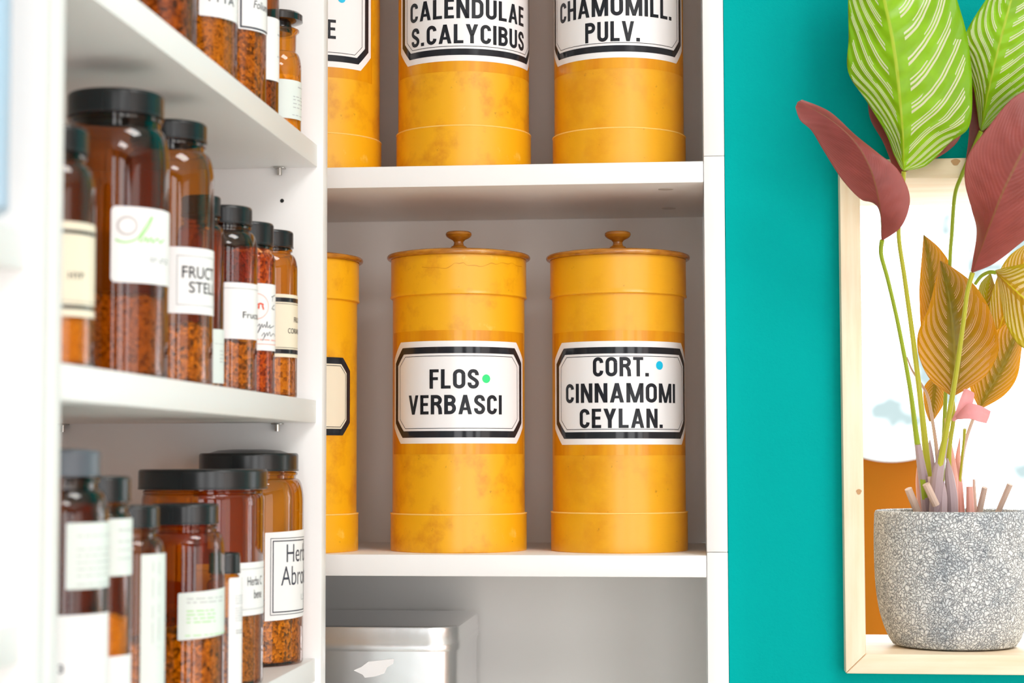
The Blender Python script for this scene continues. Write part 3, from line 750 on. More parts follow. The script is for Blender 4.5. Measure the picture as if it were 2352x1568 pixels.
def frame(ins, w_=.0005, m_=M_pen):
    def d(cy, lb, a0, a1, z0, z1):
        bm = bmesh.new(); i = ins; ring2d(bm, [(a0+i, z0+i), (a1-i, z0+i), (a1-i, z1-i), (a0+i, z1-i)], [(a0+i+w_, z0+i+w_), (a1-i-w_, z0+i+w_), (a1-i-w_, z1-i-w_), (a0+i+w_, z1-i-w_)])
        _sub('printed_frame', bm, cy, lb, m_)
    return d
def words(items, m_=M_ink, bold=.008, shear=0):   # items: (text, photo x0, x1, y0, y1); x may run past the visible edge
    def d(cy, lb, a0, a1, z0, z1):
        bm = bmesh.new()
        for s, x0, x1, y0, y1 in items:
            xm, ym = (x0+x1)/2, (y0+y1)/2
            A0, A1 = cy.ang(x0, ym)*cy.r, cy.ang(x1, ym)*cy.r
            text2d(bm, s, A0, A1, cy.hz(xm, y1), cy.hz(xm, y0), bold, shear)
        _sub('lettering', bm, cy, lb, m_)
    return d
def words_mm(items, m_=M_ink, bold=.008, shear=0):   # items: (text, photo x, y of the left baseline, width m, height m)
    def d(cy, lb, a0, a1, z0, z1):
        bm = bmesh.new()
        for s, x, y, w_, h_ in items:
            A, z = cy.hit(x, y); A *= cy.r
            text2d(bm, s, A, min(A+w_, 9), z, z+h_, bold, shear)
        _sub('lettering', bm, cy, lb, m_)
    return d
def fine(rows, m_=M_grey_ink, x0=.1, x1=.9, h=.014, seed=1, vertical=False):   # illegible small print
    def d(cy, lb, a0, a1, z0, z1):
        rnd = random.Random(seed); bm = bmesh.new(); H_ = z1-z0; Wd = a1-a0
        for f in rows:
            x = x0
            while x < x1:
                w_ = rnd.uniform(.05, .16); e = min(x+w_, x1)
                if vertical: poly2d(bm, [(a0+Wd*(f-.012), z1-H_*e), (a0+Wd*(f+.012), z1-H_*e), (a0+Wd*(f+.012), z1-H_*x), (a0+Wd*(f-.012), z1-H_*x)])
                else: poly2d(bm, [(a0+Wd*x, z1-H_*(f+h)), (a0+Wd*e, z1-H_*(f+h)), (a0+Wd*e, z1-H_*(f-h)), (a0+Wd*x, z1-H_*(f-h))])
                x = e+rnd.uniform(.02, .05)
        _sub('fine_print', bm, cy, lb, m_)
    return d
def scribble(pts, m_, w_, name='script'):          # pts: photo polyline(s)
    def d(cy, lb, a0, a1, z0, z1):
        bm = bmesh.new()
        for P in pts:
            P = spline(P, 6) if len(P) > 2 else P
            stroke2d(bm, [(cy.ang(x, y)*cy.r, cy.hz(x, y)) for x, y in P], w_)
        _sub(name, bm, cy, lb, m_)
    return d

G1 = 'amber bottles on the middle shelf'; G2 = 'amber bottles and jars on the lower shelf'; G3 = 'amber bottles on the upper shelf'
zm, zl, zt = zS['mid'], zS['low'], zS['top']
# middle shelf, far to near
bottle('amber bottle of seeds, cream label with two black bands, nearest the shelf end panel', 683, 760, .004, .0245, zm, 531, .0212, .0140, .005, .013, G1, fill=.034, fill_m=M_seed, glass=M_amber,
       labels=[slab(560, 683.5, 674, 819, M_cream, .0006, deco=[band(.055, .125), band(.150, .156), band(.845, .851), band(.875, .945), words_mm([('FRUCTUS', 674, 740, .020, .0042), ('CORIANDRI', 660, 765, .026, .0042)], M_ink, .004)])])
bottle('slim amber bottle of red berries, handwritten white label with a red round mark', 631.5, 760, .006, .0215, zm, 513, .0205, .0178, .006, .006, G1, fill=.112, fill_m=M_berry, glass=M_amber,
       labels=[slab(545, 632, 650, 804, M_paper, .001, deco=[
           scribble([[(588+27*math.cos(a), 703+29*math.sin(a)) for a in [2*PI*k/28 for k in range(29)]]], M_rose_ink, .0005, 'round_mark'),
           scribble([[(590, 699), (597, 697), (604, 700)], [(593, 700), (592, 709)], [(601, 701), (604, 711)], [(590, 697), (586, 705)]], M_red_ink, .0013, 'red_animal'),
           scribble([[(588, 752), (594, 744), (595, 752), (590, 764), (597, 752), (600, 744), (602, 752), (606, 745), (609, 752), (612, 738), (613, 752), (619, 746), (618, 753), (628, 748)],
                     [(599, 772), (605, 764), (606, 772), (601, 782), (608, 770), (612, 764), (613, 771), (618, 762), (620, 772), (626, 766), (630, 772)],
                     [(622, 682), (630, 678)], [(625, 682), (624, 692)], [(629, 700), (623, 708), (629, 711)]], M_pen, .0005, 'handwriting'),
           band(.90, .91, M_rose_ink), fine([.84], M_rose_ink, .2, .95, .008, 4)])])
bottle('amber bottle with white label reading Fruct, third from the shelf end panel', 590.5, 760, .006, .0250, zm, 476, .0212, .0138, .005, .0135, G1, fill=.036, fill_m=M_root, glass=M_amber,
       labels=[slab(512, 591, 649, 778, M_paper, .0012, deco=[band(.095, .108, M_grey_ink), words_mm([('Fructus', 556, 730, .026, .0048)], M_ink, .004)])])
bottle('narrow amber bottle with small pale label, standing behind two larger bottles', 514, 800, .020, .0170, zm, 451, .0145, .0150, .006, .008, G1, fill=.040, fill_m=M_herb, glass=M_amber,
       labels=[slab(487, 516, 756, 880, M_mint, .001, deco=[fine([.27], M_grey_ink, .1, .9, .006, 2), fine([.4, .47, .54, .6], M_grey_ink, .4, .7, .012, 3)])])
bottle('tall amber bottle with framed label reading FRUCT STELL, beside the big dark jar', 490, 700, .006, .0310, zm, 284, .0262, .0132, .007, .020, G1, fill=.040, fill_m=M_root, glass=M_amber,
       labels=[slab(384, 491, 568, 720, M_paper, .0016, deco=[frame(.0055, .0006, M_grey_ink), words([('FRUCT', 416, 488, 612, 640), ('STELL', 432, 489, 648, 674)], M_ink, .01)])])
bottle('big dark amber jar with white label bearing a pale green logo', 388, 600, .006, .0335, zm, 217, .0300, .0150, .008, .022, G1, glass=M_amber_dark, fill=.050, fill_m=M_herb, name='amber_jar', cat='jar',
       labels=[slab(253, 392, 476, 650, M_paper, .003, deco=[
           scribble([[(290+22*math.cos(a), 518+20*math.sin(a)) for a in [2*PI*k/24 for k in range(25)]]], mat('pale_grey_print', (.58, .55, .55), .6), .0016, 'round_logo'),
           scribble([[(262, 550), (285, 556), (312, 548), (330, 524), (344, 502), (348, 500), (340, 520), (322, 545), (318, 557)], [(324, 556), (334, 545), (336, 556), (346, 546), (348, 557), (360, 548), (366, 558), (374, 550)]], M_green_ink, .0011, 'green_script'),
           fine([.66, .70], M_grey_ink, .45, .85, .012, 6)])])
bottle('amber bottle with cream black-banded label, nearest the camera on the middle shelf', 217.5, 600, .006, .0240, zm, 296, .0205, .0140, .006, .014, G1, fill=.033, fill_m=M_powder, glass=M_amber,
       labels=[slab(100, 218, 508, 726, M_cream, .001, deco=[band(.085, .125), band(.84, .845), band(.88, .92), words([('HYP', 155, 190, 625, 640)], M_ink, .008)])])
# lower shelf
bottle('round amber jar with domed black lid and handwritten Her Abro label', 697, 1300, .004, .0455, zl, 1040, .0412, .0150, .006, .018, G2, glass=M_amber_light, fill=.048, fill_m=M_root, dome=.0032, name='amber_jar', cat='jar',
       labels=[slab(607, 699, 1222, 1424, M_paper, .0005, skew=.03, deco=[frame(.0045, .0005), frame(.0065, .0009),
           words_mm([('Herba', 657, 1291, .040, .0145), ('Abrotani', 644, 1345, .058, .0155)], M_pen, -.004), words_mm([('LS', 690, 1377, .010, .005)], M_grey_ink, -.004)])])
bottle('wide amber jar with flat black lid and printed Herba bene label', 605, 1330, .004, .0455, zl, 1077, .0485, .0150, .003, .006, G2, glass=M_amber, fill=.054, fill_m=M_herb, name='amber_jar', cat='jar', neck_r=.0435,
       labels=[slab(520, 606, 1292, 1414, M_paper, .0006, ext=.5, deco=[band(.115, .128, M_grey_ink), words_mm([('Herba C', 567, 1345, .021, .0065), ('bene', 582, 1374, .0125, .0065)], M_ink, .0), band(.875, .888, M_grey_ink)])])
bottle('little amber vial with tall white label, in front of the Herba bene jar', 555.5, 1400, .004, .0125, zl, 1268, .0115, .0150, .004, .004, G2, glass=M_amber, fill=.05, fill_m=M_herb, name='amber_vial', cat='vial',
       labels=[slab(523, 556.5, 1326, 1610, M_paper, .0015, deco=[fine([.15, .17, .19, .21, .25, .27, .29, .31, .33, .35], M_grey_ink, .3, .95, .0035, 8), fine([.43, .45], M_ink, .35, .8, .003, 9)])])
bottle('squat amber bottle with crooked square pale label, left of the little vial', 515.5, 1350, .004, .0275, zl, 1156, .0235, .0142, .005, .012, G2, glass=M_amber, fill=.048, fill_m=M_root,
       labels=[slab(407, 515, 1361, 1469, M_mint, .001, skew=.06, deco=[fine([.12, .2], M_grey_ink, .12, .8, .012, 11), fine([.38, .46, .54, .62], M_green_ink, .12, .6, .01, 12), fine([.9], M_green_ink, .1, .95, .008, 13)])])
bottle('amber bottle with long upright pale strip label', 379, 1350, .006, .0235, zl, 1160, .0200, .0138, .006, .012, G2, glass=M_amber, fill=.055, fill_m=M_herb,
       labels=[slab(321, 379.5, 1272, 1640, M_mint, .0008, deco=[fine([.3, .5], M_grey_ink, .05, .6, .01, 14, True)])])
bottle('amber bottle with pale printed label and torn paper below it', 302, 1350, .006, .0205, zl, 1093, .0198, .0150, .006, .008, G2, glass=M_amber, fill=.075, fill_m=M_powder,
       labels=[slab(240, 303.5, 1191, 1322, M_mint, .0008, deco=[fine([.2, .4, .55, .7], M_grey_ink, .3, .8, .012, 15)]), slab(240, 301, 1506, 1640, M_paper, .0008)])
bottle('amber bottle with grey cap and two white labels, nearest the camera below', 249, 1350, .005, .0270, zl, 1034, .0225, .0145, .007, .018, G2, glass=M_amber_dark, fill=.04, fill_m=M_herb, capm=M_cap_grey, dome=.001,
       labels=[slab(150, 250, 1200, 1352, M_mint, .0008, deco=[fine([.2, .4, .5, .6, .7, .8, .93], M_grey_ink, .15, .9, .01, 16)]), slab(105, 250, 1412, 1660, M_paper, .0008, deco=[words([('3', 131, 143, 1526, 1546)], M_pen, .03)])])
# upper shelf
bottle('slim amber bottle with long white label, next to the stoppered bottle', 640.5, 150, .006, .0180, zt, 0, .015, .014, .006, .01, G3, fill=.05, fill_m=M_root, glass=M_amber_dark, height=.145,
       labels=[slab(560, 641, 36, 181, M_paper, .0015, deco=[fine([.25], M_grey_ink, .8, .97, .012, 20), fine([.6], M_grey_ink, .8, .97, .012, 21)])])
bottle('amber bottle with white label lettered Folium in a blue-grey frame', 612, 100, .006, .0265, zt, 0, .0225, .014, .006, .014, G3, fill=.085, fill_m=M_root, glass=M_amber, height=.17,
       labels=[slab(546, 613, -60, 70, M_paper, .001, deco=[frame(.0012, .0014, M_pen), words([('Folium', 581, 611, 4, 22)], M_pen, .0, .2)])])
bottle('wide amber bottle with white label whose last letters read YTTA', 545.5, 60, .006, .0300, zt, 0, .0255, .014, .006, .016, G3, fill=.10, fill_m=M_herb, glass=M_amber, height=.17,
       labels=[slab(456, 546, -110, 40, M_paper, .001, deco=[words([('YTTA', 468, 536, -14, 6)], M_pen, .01)])])
bottle('unlabelled dark amber bottle nearest the camera on the upper shelf', 452, 20, .006, .0300, zt, 0, .0255, .014, .006, .016, G3, fill=.09, fill_m=M_root, glass=M_amber_dark, height=.17)
# glass stoppered bottle
def stopper_bottle():
    r = .0195; d = ray(692, 200); n = Vector((-d.y, d.x, 0)).normalized(); s = (XS-.006-r-n.x*r-EYE.x)/d.x; c = EYE+d*s+n*r
    PLACED.append(('stopper', zt, c.x, c.y, r, .1))
    Z = lambda px, py: at(px, py, Y=c.y).z-zt
    root = thing('stoppered_bottle', 'small amber reagent bottle with flat black stopper and pale green label', 'bottle', (c.x, c.y, zt), G3)
    zs, zn, zl_, ztp = Z(690, 150), Z(683, 122), Z(684, 72), Z(690, 31)
    rn = .0150
    prof = [(0, .001), (r-.002, 0)]+arc(r-.002, .002, .002, .002, -90, 0, 4)[1:]+[(r, zs-.004)]+[(rn+(r-rn)*math.cos(t*PI/2)**.9 if t < 1 else rn, zs-.004+(zn-zs+.004)*math.sin(t*PI/2)) for t in [k/8 for k in range(1, 9)]]
    prof += [(rn, zn+.001), (rn+.0002, zl_-.003), (rn+.0015, zl_-.0012), (rn+.0026, zl_-.0004), (rn+.0026, zl_+.0010), (rn+.0012, zl_+.0018), (rn-.003, zl_+.0018), (0, zl_-.004)]
    obj('glass_body', lathe(prof, 72), M_amber_light, root)
    rs = .0205; t0 = ztp-.0085
    obj('stopper', lathe([(0, zl_-.002), (rn-.0035, zl_-.002), (rn-.003, zl_+.002), (rn-.004, t0-.001), (rs-.004, t0), (rs, t0+.0015), (rs, ztp-.0018), (rs-.0018, ztp), (0, ztp)], 8*9), M_stopper, root)
    fr = r-.0022; obj('contents', lathe([(0, .0025), (fr, .0035), (fr, zs-.010), (0, zs-.009)], 48), M_powder, root)
    cy = Cyl(c.x, c.y, zt, r)
    slab(600, 693, 181, 270, M_mint, .0008, deco=[fine([.16], M_grey_ink, .75, .98, .014, 30), fine([.42, .5, .6, .7], M_grey_ink, .62, .95, .012, 31), fine([.9], M_grey_ink, .6, .95, .01, 32)])(cy, root)
stopper_bottle()
# pale bottle on the nearer unit, at the very edge of the photo
r_ = .03; cyb = YN2-.075
xr_ = at(13, 300, Y=cyb).x
nb = thing('glass_jar', 'blurred pale blue jar on the nearer shelf at the left edge', 'jar', (xr_-r_, cyb, zn1+.0192))
obj('glass_body', lathe([(0, 0), (r_-.002, 0), (r_, .002), (r_, .135), (r_*.8, .15), (r_*.75, .16), (0, .16)], 48), mat('pale_blue_glazed_jar', (.42, .56, .72), .3), nb)
obj('cap', lathe([(0, .158), (r_*.82, .158), (r_*.82, .178), (0, .178)], 48), M_cap_grey, nb)
for a in PLACED: print('BOT', a[0], ['%.3f' % v for v in a[1:]])
for i, a in enumerate(PLACED):
    for b in PLACED[i+1:]:
        if a[1] == b[1]:
            dd = math.hypot(a[2]-b[2], a[3]-b[3])-a[4]-b[4]
            if dd < .001: print('OVERLAP', a[0], b[0], round(dd, 4))

# ------------------------------------------------------------------ potted plant
PR = .0715
pf = at(2184, 1497, Z=FZ1).y
pc = Vector((at(2184, 1300, Y=pf+PR).x, pf+.055, FZ1))
PT = zz(2184, 1176, pc.y-PR)-FZ1
plant = thing('potted_plant', 'striped-leaf houseplant in a grey crackled stone pot on the pine sill', 'plant', pc)
def V(px, py, Y): return at(px, py, Y=Y)-pc
pp = [(0, 0), (.040, 0), (.0535, .0015), (.0565, .004), (.060, .010), (.0645, .022), (.068, .036), (.0702, .054), (.0712, .075), (.0713, .10), (.0705, PT-.003), (.0695, PT-.0006), (.068, PT), (.0655, PT-.001), (.0645, PT-.006), (.0640, PT-.02), (0, PT-.02)]
obj('pot', lathe(spline(pp[:11], 3)+pp[11:], 128), M_pot, plant)
bm = lathe([(0, PT-.012), (.03, PT-.011), (.0642, PT-.013)], 40); bmesh.ops.subdivide_edges(bm, edges=bm.edges[:], cuts=2)
for v in bm.verts: v.co.z += noise.noise(v.co*160)*.0025
obj('soil', bm, M_soil, plant)

def leaf(rows, front='top', name='leaf', cup=.0, mats=None, nu=22, ns=8, label=None, wav=.0009):
    """rows from base to tip: (mid, left edge, right edge), each (px, py, Y). Two faces a leaf's thickness apart."""
    mids = spline([r[0] for r in rows], ns); ls = spline([r[1] for r in rows], ns); rs = spline([r[2] for r in rows], ns)
    nv = len(mids); bm = bmesh.new(); uvl = bm.loops.layers.uv.new('UVMap')
    grid = []
    for j in range(nv):
        Mv, Lv, Rv = V(*mids[j]), V(*ls[j]), V(*rs[j]); row = []
        for i in range(2*nu+1):
            u = (i-nu)/nu; e = Lv if u < 0 else Rv; t = abs(u)
            p = Mv.lerp(e, t)
            p.y += cup*math.sin(t*PI)*min((e-Mv).length/.02, 1.5)
            p.y += wav*math.sin((j/nv*13-1.6*t)*2*PI)*t*(1-t)*2
            row.append((p, u, j/(nv-1)))
        grid.append(row)
    def sheet(off, mi, rev):
        vs = [[bm.verts.new(p+Vector((0, off, 0))) for p, u, v in row] for row in grid]
        for j in range(nv-1):
            for i in range(2*nu):
                q = [(j, i), (j, i+1), (j+1, i+1), (j+1, i)]
                if rev: q = q[::-1]
                try: f = bm.faces.new([vs[a][b] for a, b in q])
                except ValueError: continue
                f.material_index = mi
                for lp, (a, b) in zip(f.loops, q): lp[uvl].uv = (grid[a][b][1], grid[a][b][2])
        return vs
    A = sheet(-.0003, 0 if front == 'top' else 1, False); B = sheet(.0003, 1 if front == 'top' else 0, True)
    for j in range(nv-1):
        for i in (0, 2*nu):
            f = bm.faces.new((A[j][i], A[j+1][i], B[j+1][i], B[j][i])) if i == 0 else bm.faces.new((A[j][i], B[j][i], B[j+1][i], A[j+1][i]))
            f.material_index = 1
            for lp in f.loops: lp[uvl].uv = (1, .5)
    o = obj(name, bm, mats or [M_leaf_top, M_leaf_back], plant, recalc=False)
    if label: o['label'] = label
    return o
def row(m_, l, r, y, dl=0, dr=0): return ((*m_, y), (*l, y+dl), (*r, y+dr))
# big green leaf
leaf([row((2076, 392), (2070, 388), (2082, 392), -.045), row((2075, 365), (2052, 352), (2128, 380), -.050, .004, .006), row((2073, 310), (2034, 305), (2184, 326), -.060, .008, .012),
      row((2066, 230), (1990, 232), (2226, 290), -.070, .012, .016), row((2058, 150), (1948, 165), (2233, 205), -.078, .014, .018), row((2045, 70), (1949, 85), (2226, 110), -.080, .014, .018),
      row((2030, 0), (1948, 0), (2206, 25), -.080, .014, .016), row((2015, -80), (1952, -80), (2170, -65), -.074, .012, .012), row((2000, -150), (1968, -150), (2090, -145), -.066, .006, .006), row((1985, -215), (1983, -213), (1988, -215), -.056)], 'top', label='broad bright green leaf with cream stripes')
# green leaf at the right edge
leaf([row((2253, 300), (2249, 292), (2258, 300), -.020), row((2266, 228), (2237, 208), (2330, 243), -.040, .004, .004), row((2283, 150), (2221, 132), (2385, 180), -.055, .006, .006),
      row((2303, 70), (2216, 82), (2412, 110), -.064, .006, .008), row((2322, 0), (2264, 0), (2412, 40), -.066, .004, .006), row((2342, -60), (2312, -55), (2396, -40), -.064), row((2362, -115), (2360, -112), (2365, -115), -.06)], 'top', label='green striped leaf at the photo\'s right edge')
# burgundy leaf arching left
leaf([row((2026, 552), (2024, 548), (2030, 551), -.055), row((2023, 500), (2017, 472), (2072, 518), -.066, .002, -.002), row((2016, 450), (1978, 458), (2090, 455), -.075, .008, .002), row((2001, 392), (1934, 412), (2064, 392), -.082, .012, .006),
      row((1972, 336), (1893, 348), (2015, 350), -.086, .012, .008), row((1928, 290), (1864, 300), (1965, 310), -.086, .008, .008), row((1878, 256), (1838, 276), (1905, 256), -.082, .002, .006), row((1832, 234), (1827, 246), (1842, 229), -.078)], 'under', wav=.0004, label='burgundy underside of the leaf arching left')
# burgundy leaf at right
leaf([row((2233, 626), (2230, 622), (2240, 624), -.030), row((2240, 605), (2235, 592), (2282, 606), -.036), row((2258, 556), (2243, 530), (2330, 570), -.050, .006, .008), row((2279, 500), (2231, 478), (2385, 520), -.062, .008, .010),
      row((2303, 440), (2216, 415), (2420, 452), -.070, .010, .012), row((2330, 385), (2223, 358), (2440, 400), -.074, .010, .012), row((2358, 328), (2265, 298), (2440, 340), -.074, .008, .010), row((2385, 270), (2330, 222), (2430, 275), -.07, .004, .006), row((2410, 195), (2405, 195), (2415, 198), -.064)], 'under', wav=.0004, label='large burgundy leaf underside at the right')
# backs of leaves that peep out behind the green ones
leaf([row((2062, 400), (2056, 398), (2068, 400), -.02), row((2100, 340), (2030, 330), (2170, 352), -.018), row((2110, 270), (1996, 262), (2212, 300), -.016), row((2118, 190), (2010, 190), (2222, 210), -.014), row((2120, 110), (2118, 112), (2122, 112), -.012)], 'under', wav=.0004, label='burgundy leaf behind the broad green leaf')
leaf([row((2222, 372), (2218, 370), (2228, 372), -.004), row((2236, 310), (2226, 300), (2262, 320), -.006), row((2244, 230), (2228, 210), (2290, 240), -.008), row((2250, 150), (2236, 140), (2280, 150), -.008), row((2256, 90), (2254, 92), (2258, 92), -.008)], 'under', wav=.0004, label='narrow burgundy leaf edge behind the right green leaf')
# back-lit leaves in the opening
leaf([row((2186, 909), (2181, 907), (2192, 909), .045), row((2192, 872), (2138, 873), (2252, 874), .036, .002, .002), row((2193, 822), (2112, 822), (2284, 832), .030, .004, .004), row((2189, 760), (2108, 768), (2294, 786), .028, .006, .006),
      row((2182, 700), (2133, 705), (2272, 708), .030, .006, .006), row((2173, 650), (2148, 648), (2236, 652), .034, .004, .004), row((2163, 612), (2157, 612), (2188, 614), .040), row((2160, 599), (2159, 599), (2161, 599), .042)], 'top', mats=[M_leaf_backlit, M_leaf_back_thin], label='back-lit amber leaf with pink stripes')
leaf([row((2150, 830), (2146, 828), (2156, 830), .085), row((2146, 770), (2118, 765), (2180, 770), .08), row((2142, 700), (2112, 690), (2188, 690), .076), row((2136, 630), (2113, 640), (2186, 618), .074), row((2128, 570), (2118, 580), (2160, 572), .076), row((2122, 538), (2121, 540), (2123, 540), .078)], 'top', mats=[M_leaf_backlit, M_leaf_back_thin], label='back-lit amber leaf rising behind, tip up')
leaf([row((2250, 936), (2246, 933), (2256, 938), .10), row((2270, 900), (2226, 880), (2306, 908), .094), row((2296, 855), (2236, 820), (2336, 866), .09), row((2318, 812), (2268, 778), (2346, 805), .09), row((2334, 770), (2300, 750), (2350, 760), .092), row((2345, 728), (2343, 728), (2347, 730), .094)], 'top', mats=[M_leaf_backlit, M_leaf_back_thin], label='back-lit amber striped leaf lower right')
leaf([row((2282, 800), (2278, 798), (2290, 800), .125), row((2300, 740), (2270, 720), (2345, 760), .12), row((2325, 670), (2285, 650), (2390, 690), .115), row((2348, 610), (2316, 590), (2400, 620), .112), row((2372, 555), (2368, 553), (2376, 556), .112)], 'top', mats=[M_leaf_lime, M_leaf_back_thin], label='olive striped leaf far right behind')
leaf([row((2256, 760), (2252, 758), (2262, 760), .13), row((2262, 710), (2244, 705), (2284, 712), .128), row((2268, 660), (2250, 655), (2286, 664), .126), row((2275, 628), (2273, 628), (2277, 630), .126)], 'top')
leaf([row((2150, 862), (2144, 862), (2156, 862), .10), row((2146, 895), (2122, 890), (2172, 895), .102), row((2142, 935), (2124, 935), (2166, 930), .104), row((2138, 968), (2134, 967), (2144, 966), .106)], 'top', mats=[M_leaf_backlit, M_leaf_back_thin], label='small back-lit amber leaf hanging behind the stems')
leaf([row((2288, 626), (2286, 620), (2290, 634), -.005), row((2312, 648), (2320, 612), (2299, 690), -.016, .01, .004), row((2345, 678), (2368, 606), (2312, 748), -.026, .016, .006), row((2385, 712), (2415, 630), (2345, 796), -.03, .016, .006), row((2425, 750), (2440, 690), (2400, 810), -.028, .01, .004), row((2460, 785), (2459, 783), (2461, 788), -.02)], 'top', mats=[M_leaf_lime, M_leaf_back_thin], label='yellow-green folded leaf at the right edge')
# dry pink bract
bmats = [M_bract, M_bract]
leaf([row((2188, 966), (2186, 964), (2191, 968), .03), row((2206, 938), (2196, 942), (2226, 944), .02), row((2216, 912), (2206, 914), (2236, 920), .018), row((2222, 893), (2214, 893), (2238, 902), .024)], 'top', 'bract', mats=bmats, nu=8, label='curled dry pink bract')
leaf([row((2196, 960), (2194, 956), (2198, 963), .026), row((2226, 946), (2222, 928), (2228, 962), .014), row((2252, 948), (2248, 930), (2248, 968), .012), row((2272, 958), (2276, 944), (2266, 972), .018)], 'top', 'bract', mats=bmats, nu=8)

def stem(pts, m_=M_stem, name='stem'):
    """pts: (px, py, Y, radius)"""
    P = spline(pts, 8)
    return obj(name, tube([(V(a, b, y), r) for a, b, y, r in P], 10), m_, plant)
b0 = pc.y
stem([(2076, 394, -.044, .0020), (2072, 450, -.03, .0019), (2064, 535, -.01, .0019), (2078, 640, .01, .0020), (2100, 800, .035, .0023), (2118, 950, .05, .0026), (2130, 1070, b0-.01, .0034), (2140, 1185, b0, .0040)], M_stem_y)
stem([(2026, 552, -.055, .0021), (2024, 585, -.045, .0019), (2040, 645, -.03, .0018), (2064, 750, -.005, .0018), (2090, 890, .02, .0020), (2106, 1010, b0-.03, .0026), (2122, 1110, b0-.02, .0040), (2130, 1185, b0-.012, .0044)], M_stem)
stem([(2253, 302, -.02, .0020), (2236, 340, -.012, .0018), (2208, 405, .0, .0018), (2193, 450, .01, .0017), (2186, 540, .03, .0017), (2182, 600, .045, .0017), (2176, 800, .075, .0018), (2168, 1000, b0+.01, .002), (2160, 1185, b0+.012, .0030)], M_stem)
stem([(2234, 626, -.03, .0022), (2222, 670, -.024, .0020), (2214, 730, -.016, .0020), (2200, 830, .0, .0022), (2184, 930, .018, .0024), (2166, 1030, .035, .0028), (2154, 1100, b0-.035, .0030), (2147, 1185, b0-.025, .0032)], M_stem_y)
stem([(2186, 908, .045, .0020), (2190, 960, .052, .0020), (2180, 1040, .06, .0022), (2178, 1185, b0, .0034)], M_stem_y)
stem([(2250, 936, .10, .0016), (2236, 960, .098, .0016), (2212, 1040, b0+.02, .0018), (2196, 1185, b0+.016, .0028)], M_stub)
stem([(2240, 652, .012, .0014), (2254, 634, .006, .0016), (2272, 625, -.002, .0017), (2288, 626, -.005, .0018)], M_stem, 'stem')
stem([(2083, 820, .07, .0006), (2095, 850, .072, .0009), (2118, 885, .074, .0011), (2132, 915, .075, .0015), (2144, 980, .08, .0016), (2154, 1060, b0, .002), (2160, 1185, b0+.004, .003)], M_stub, 'shoot')
stem([(2216, 985, .05, .0016), (2214, 1010, .055, .0012), (2208, 1070, .07, .0011), (2204, 1120, b0, .0016), (2208, 1185, b0+.01, .0024)], M_stem_y)
stem([(2172, 1005, .032, .0029), (2162, 1050, .040, .0040), (2153, 1100, b0-.035, .0054), (2147, 1190, b0-.025, .0056)], M_sheath, 'leaf_sheath')
stem([(2108, 1020, b0-.03, .0028), (2116, 1070, b0-.024, .0040), (2124, 1120, b0-.018, .0048), (2131, 1190, b0-.012, .0050)], M_sheath, 'leaf_sheath')
# sheaths and cut stubs around the crown
for pts, mm_ in (([(2136, 1010, b0, .0004), (2134, 1060, b0, .0050), (2138, 1130, b0, .0062), (2142, 1190, b0, .006)], M_sheath),
                 ([(2176, 1052, b0-.02, .0006), (2180, 1090, b0-.02, .0040), (2186, 1140, b0-.02, .0052), (2188, 1190, b0-.018, .005)], M_sheath),
                 ([(2172, 960, b0-.005, .0008), (2178, 1020, b0-.005, .0034), (2188, 1090, b0-.01, .0044), (2192, 1190, b0-.01, .004)], M_pinkst),
                 ([(2168, 1105, b0-.03, .0005), (2166, 1140, b0-.03, .0038), (2165, 1190, b0-.03, .0042)], M_sheath),
                 ([(2205, 1005, b0, .0004), (2200, 1060, b0, .0026), (2204, 1130, b0, .0036), (2208, 1190, b0, .0036)], M_pinkst),
                 ([(2110, 1060, b0+.01, .0010), (2112, 1110, b0+.01, .0036), (2120, 1190, b0+.005, .004)], M_pinkst)):
    stem(pts, mm_, 'leaf_sheath')
for pts in ([(2086, 1122, b0-.03, .0034), (2112, 1186, b0-.022, .0036)], [(2127, 1111, b0-.045, .0034), (2150, 1160, b0-.04, .0034)], [(2320, 1112, b0-.01, .0028), (2288, 1186, b0, .0026)],
            [(2262, 1119, b0-.02, .0026), (2247, 1186, b0-.01, .0030)], [(2227, 1117, b0-.01, .0030), (2229, 1186, b0-.01, .0040)], [(2237, 1100, b0, .0012), (2240, 1186, b0, .0024)], [(2136, 1094, b0-.03, .0022), (2140, 1150, b0-.03, .0022)]):
    stem(pts, M_stub if pts[0][0] != 2227 else M_pinkst, 'cut_stub')

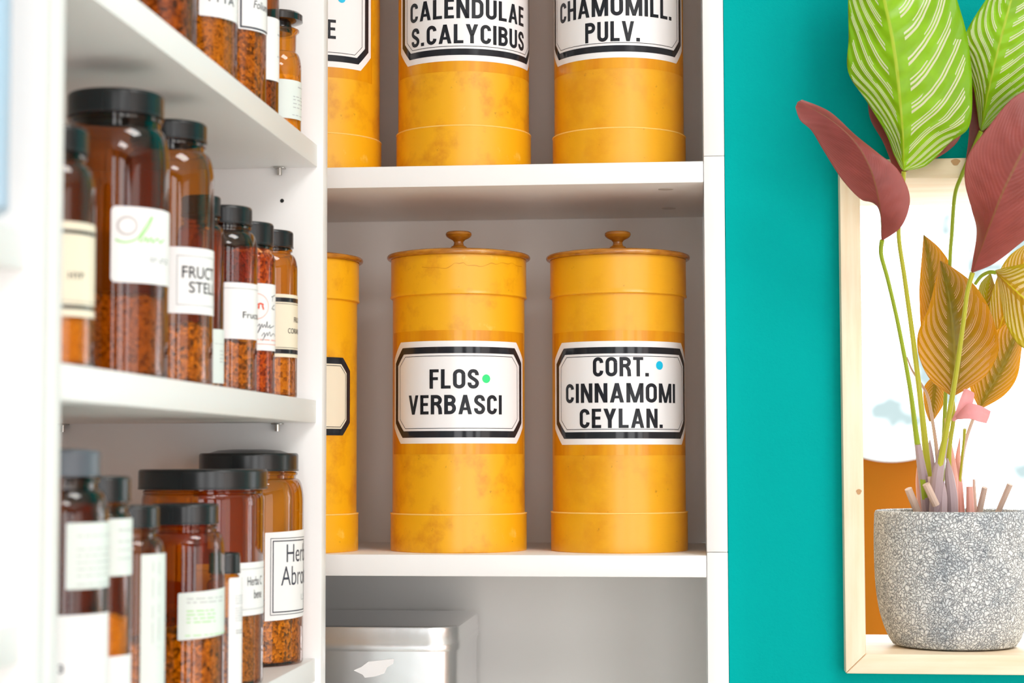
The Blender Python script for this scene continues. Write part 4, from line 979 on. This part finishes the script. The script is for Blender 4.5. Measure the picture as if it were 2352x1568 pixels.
# ------------------------------------------------------------------ orange chair outdoors behind the opening
CY = 2.0
k_ = (CY-EYE.y)/FPX
cc = at(2040, 1200, Y=CY)
ch = thing('chair', 'orange moulded chair with white head cushion outside, seen through the opening', 'chair', (cc.x-.05, CY, -.02))
def sheet_chair():
    bm = bmesh.new(); rows = []
    x0 = at(1880, 1200, Y=CY).x-ch.location.x; x1 = at(2108, 1200, Y=CY).x-ch.location.x
    zt_ = at(2040, 1030, Y=CY).z-ch.location.z; zb_ = .43
    for j in range(17):
        t = j/16; z = zt_+(zb_-zt_)*t; r_ = []
        for i in range(25):
            u = i/24*2-1; x = (x0+x1)/2+(x1-x0)/2*u
            r_.append((x, .03*u*u*-1+.02*t, z+.03*u*u*(1-t)))
        rows.append(r_)
    for off in (-.006, .006):
        g = [[bm.verts.new((x, y+off, z)) for x, y, z in r_] for r_ in rows]
        for a, b in zip(g, g[1:]):
            for i in range(24): bm.faces.new((a[i], a[i+1], b[i+1], b[i]))
    bm.verts.ensure_lookup_table(); n_ = 17*25
    for j in range(16):
        for i in (0, 24): bm.faces.new((bm.verts[j*25+i], bm.verts[(j+1)*25+i], bm.verts[n_+(j+1)*25+i], bm.verts[n_+j*25+i]))
    for i in range(24):
        for j in (0, 16): bm.faces.new((bm.verts[j*25+i], bm.verts[j*25+i+1], bm.verts[n_+j*25+i+1], bm.verts[n_+j*25+i]))
    obj('backrest', bm, M_orange, ch)
    bm = box(bmesh.new(), x0-.02, x1+.02, .0, .42, .41, .44, .012, 4); obj('seat', bm, M_orange, ch)
    for sx in (x0+.01, x1-.01):
        for sy in (.02, .4): obj('leg', tube([(Vector((sx, sy, 0)), .012), (Vector((sx, sy, .42)), .014)], 14), M_steel, ch)
    # white cushion hung over the top of the backrest, lower edge bowed
    bm = bmesh.new(); ft = []; n = 24
    for i in range(n+1):
        u = i/n*2-1; x = (x0+x1)/2+(x1-x0)/2*u
        ft.append((x, at(2040, 997, Y=CY).z-ch.location.z, at(2040, 1059, Y=CY).z-ch.location.z+min(.0068*((x+ch.location.x-at(2042, 1059, Y=CY).x)/.047)**2, .03)))
    g = []
    for y in (-.045, -.012):
        g.append([[bm.verts.new((x, y-.03*((i/n*2-1)**2), z)) for z in (a, (a+b)/2, b)] for i, (x, a, b) in enumerate(ft)])
    for s_ in g:
        for a, b in zip(s_, s_[1:]):
            for k in range(2): bm.faces.new((a[k], b[k], b[k+1], a[k+1]))
    for i in range(n):
        for k in (0, 2): bm.faces.new((g[0][i][k], g[0][i+1][k], g[1][i+1][k], g[1][i][k]))
    for i in (0, n):
        for k in range(2): bm.faces.new((g[0][i][k], g[0][i][k+1], g[1][i][k+1], g[1][i][k]))
    obj('head_cushion', bm, M_chairwhite, ch)
sheet_chair()
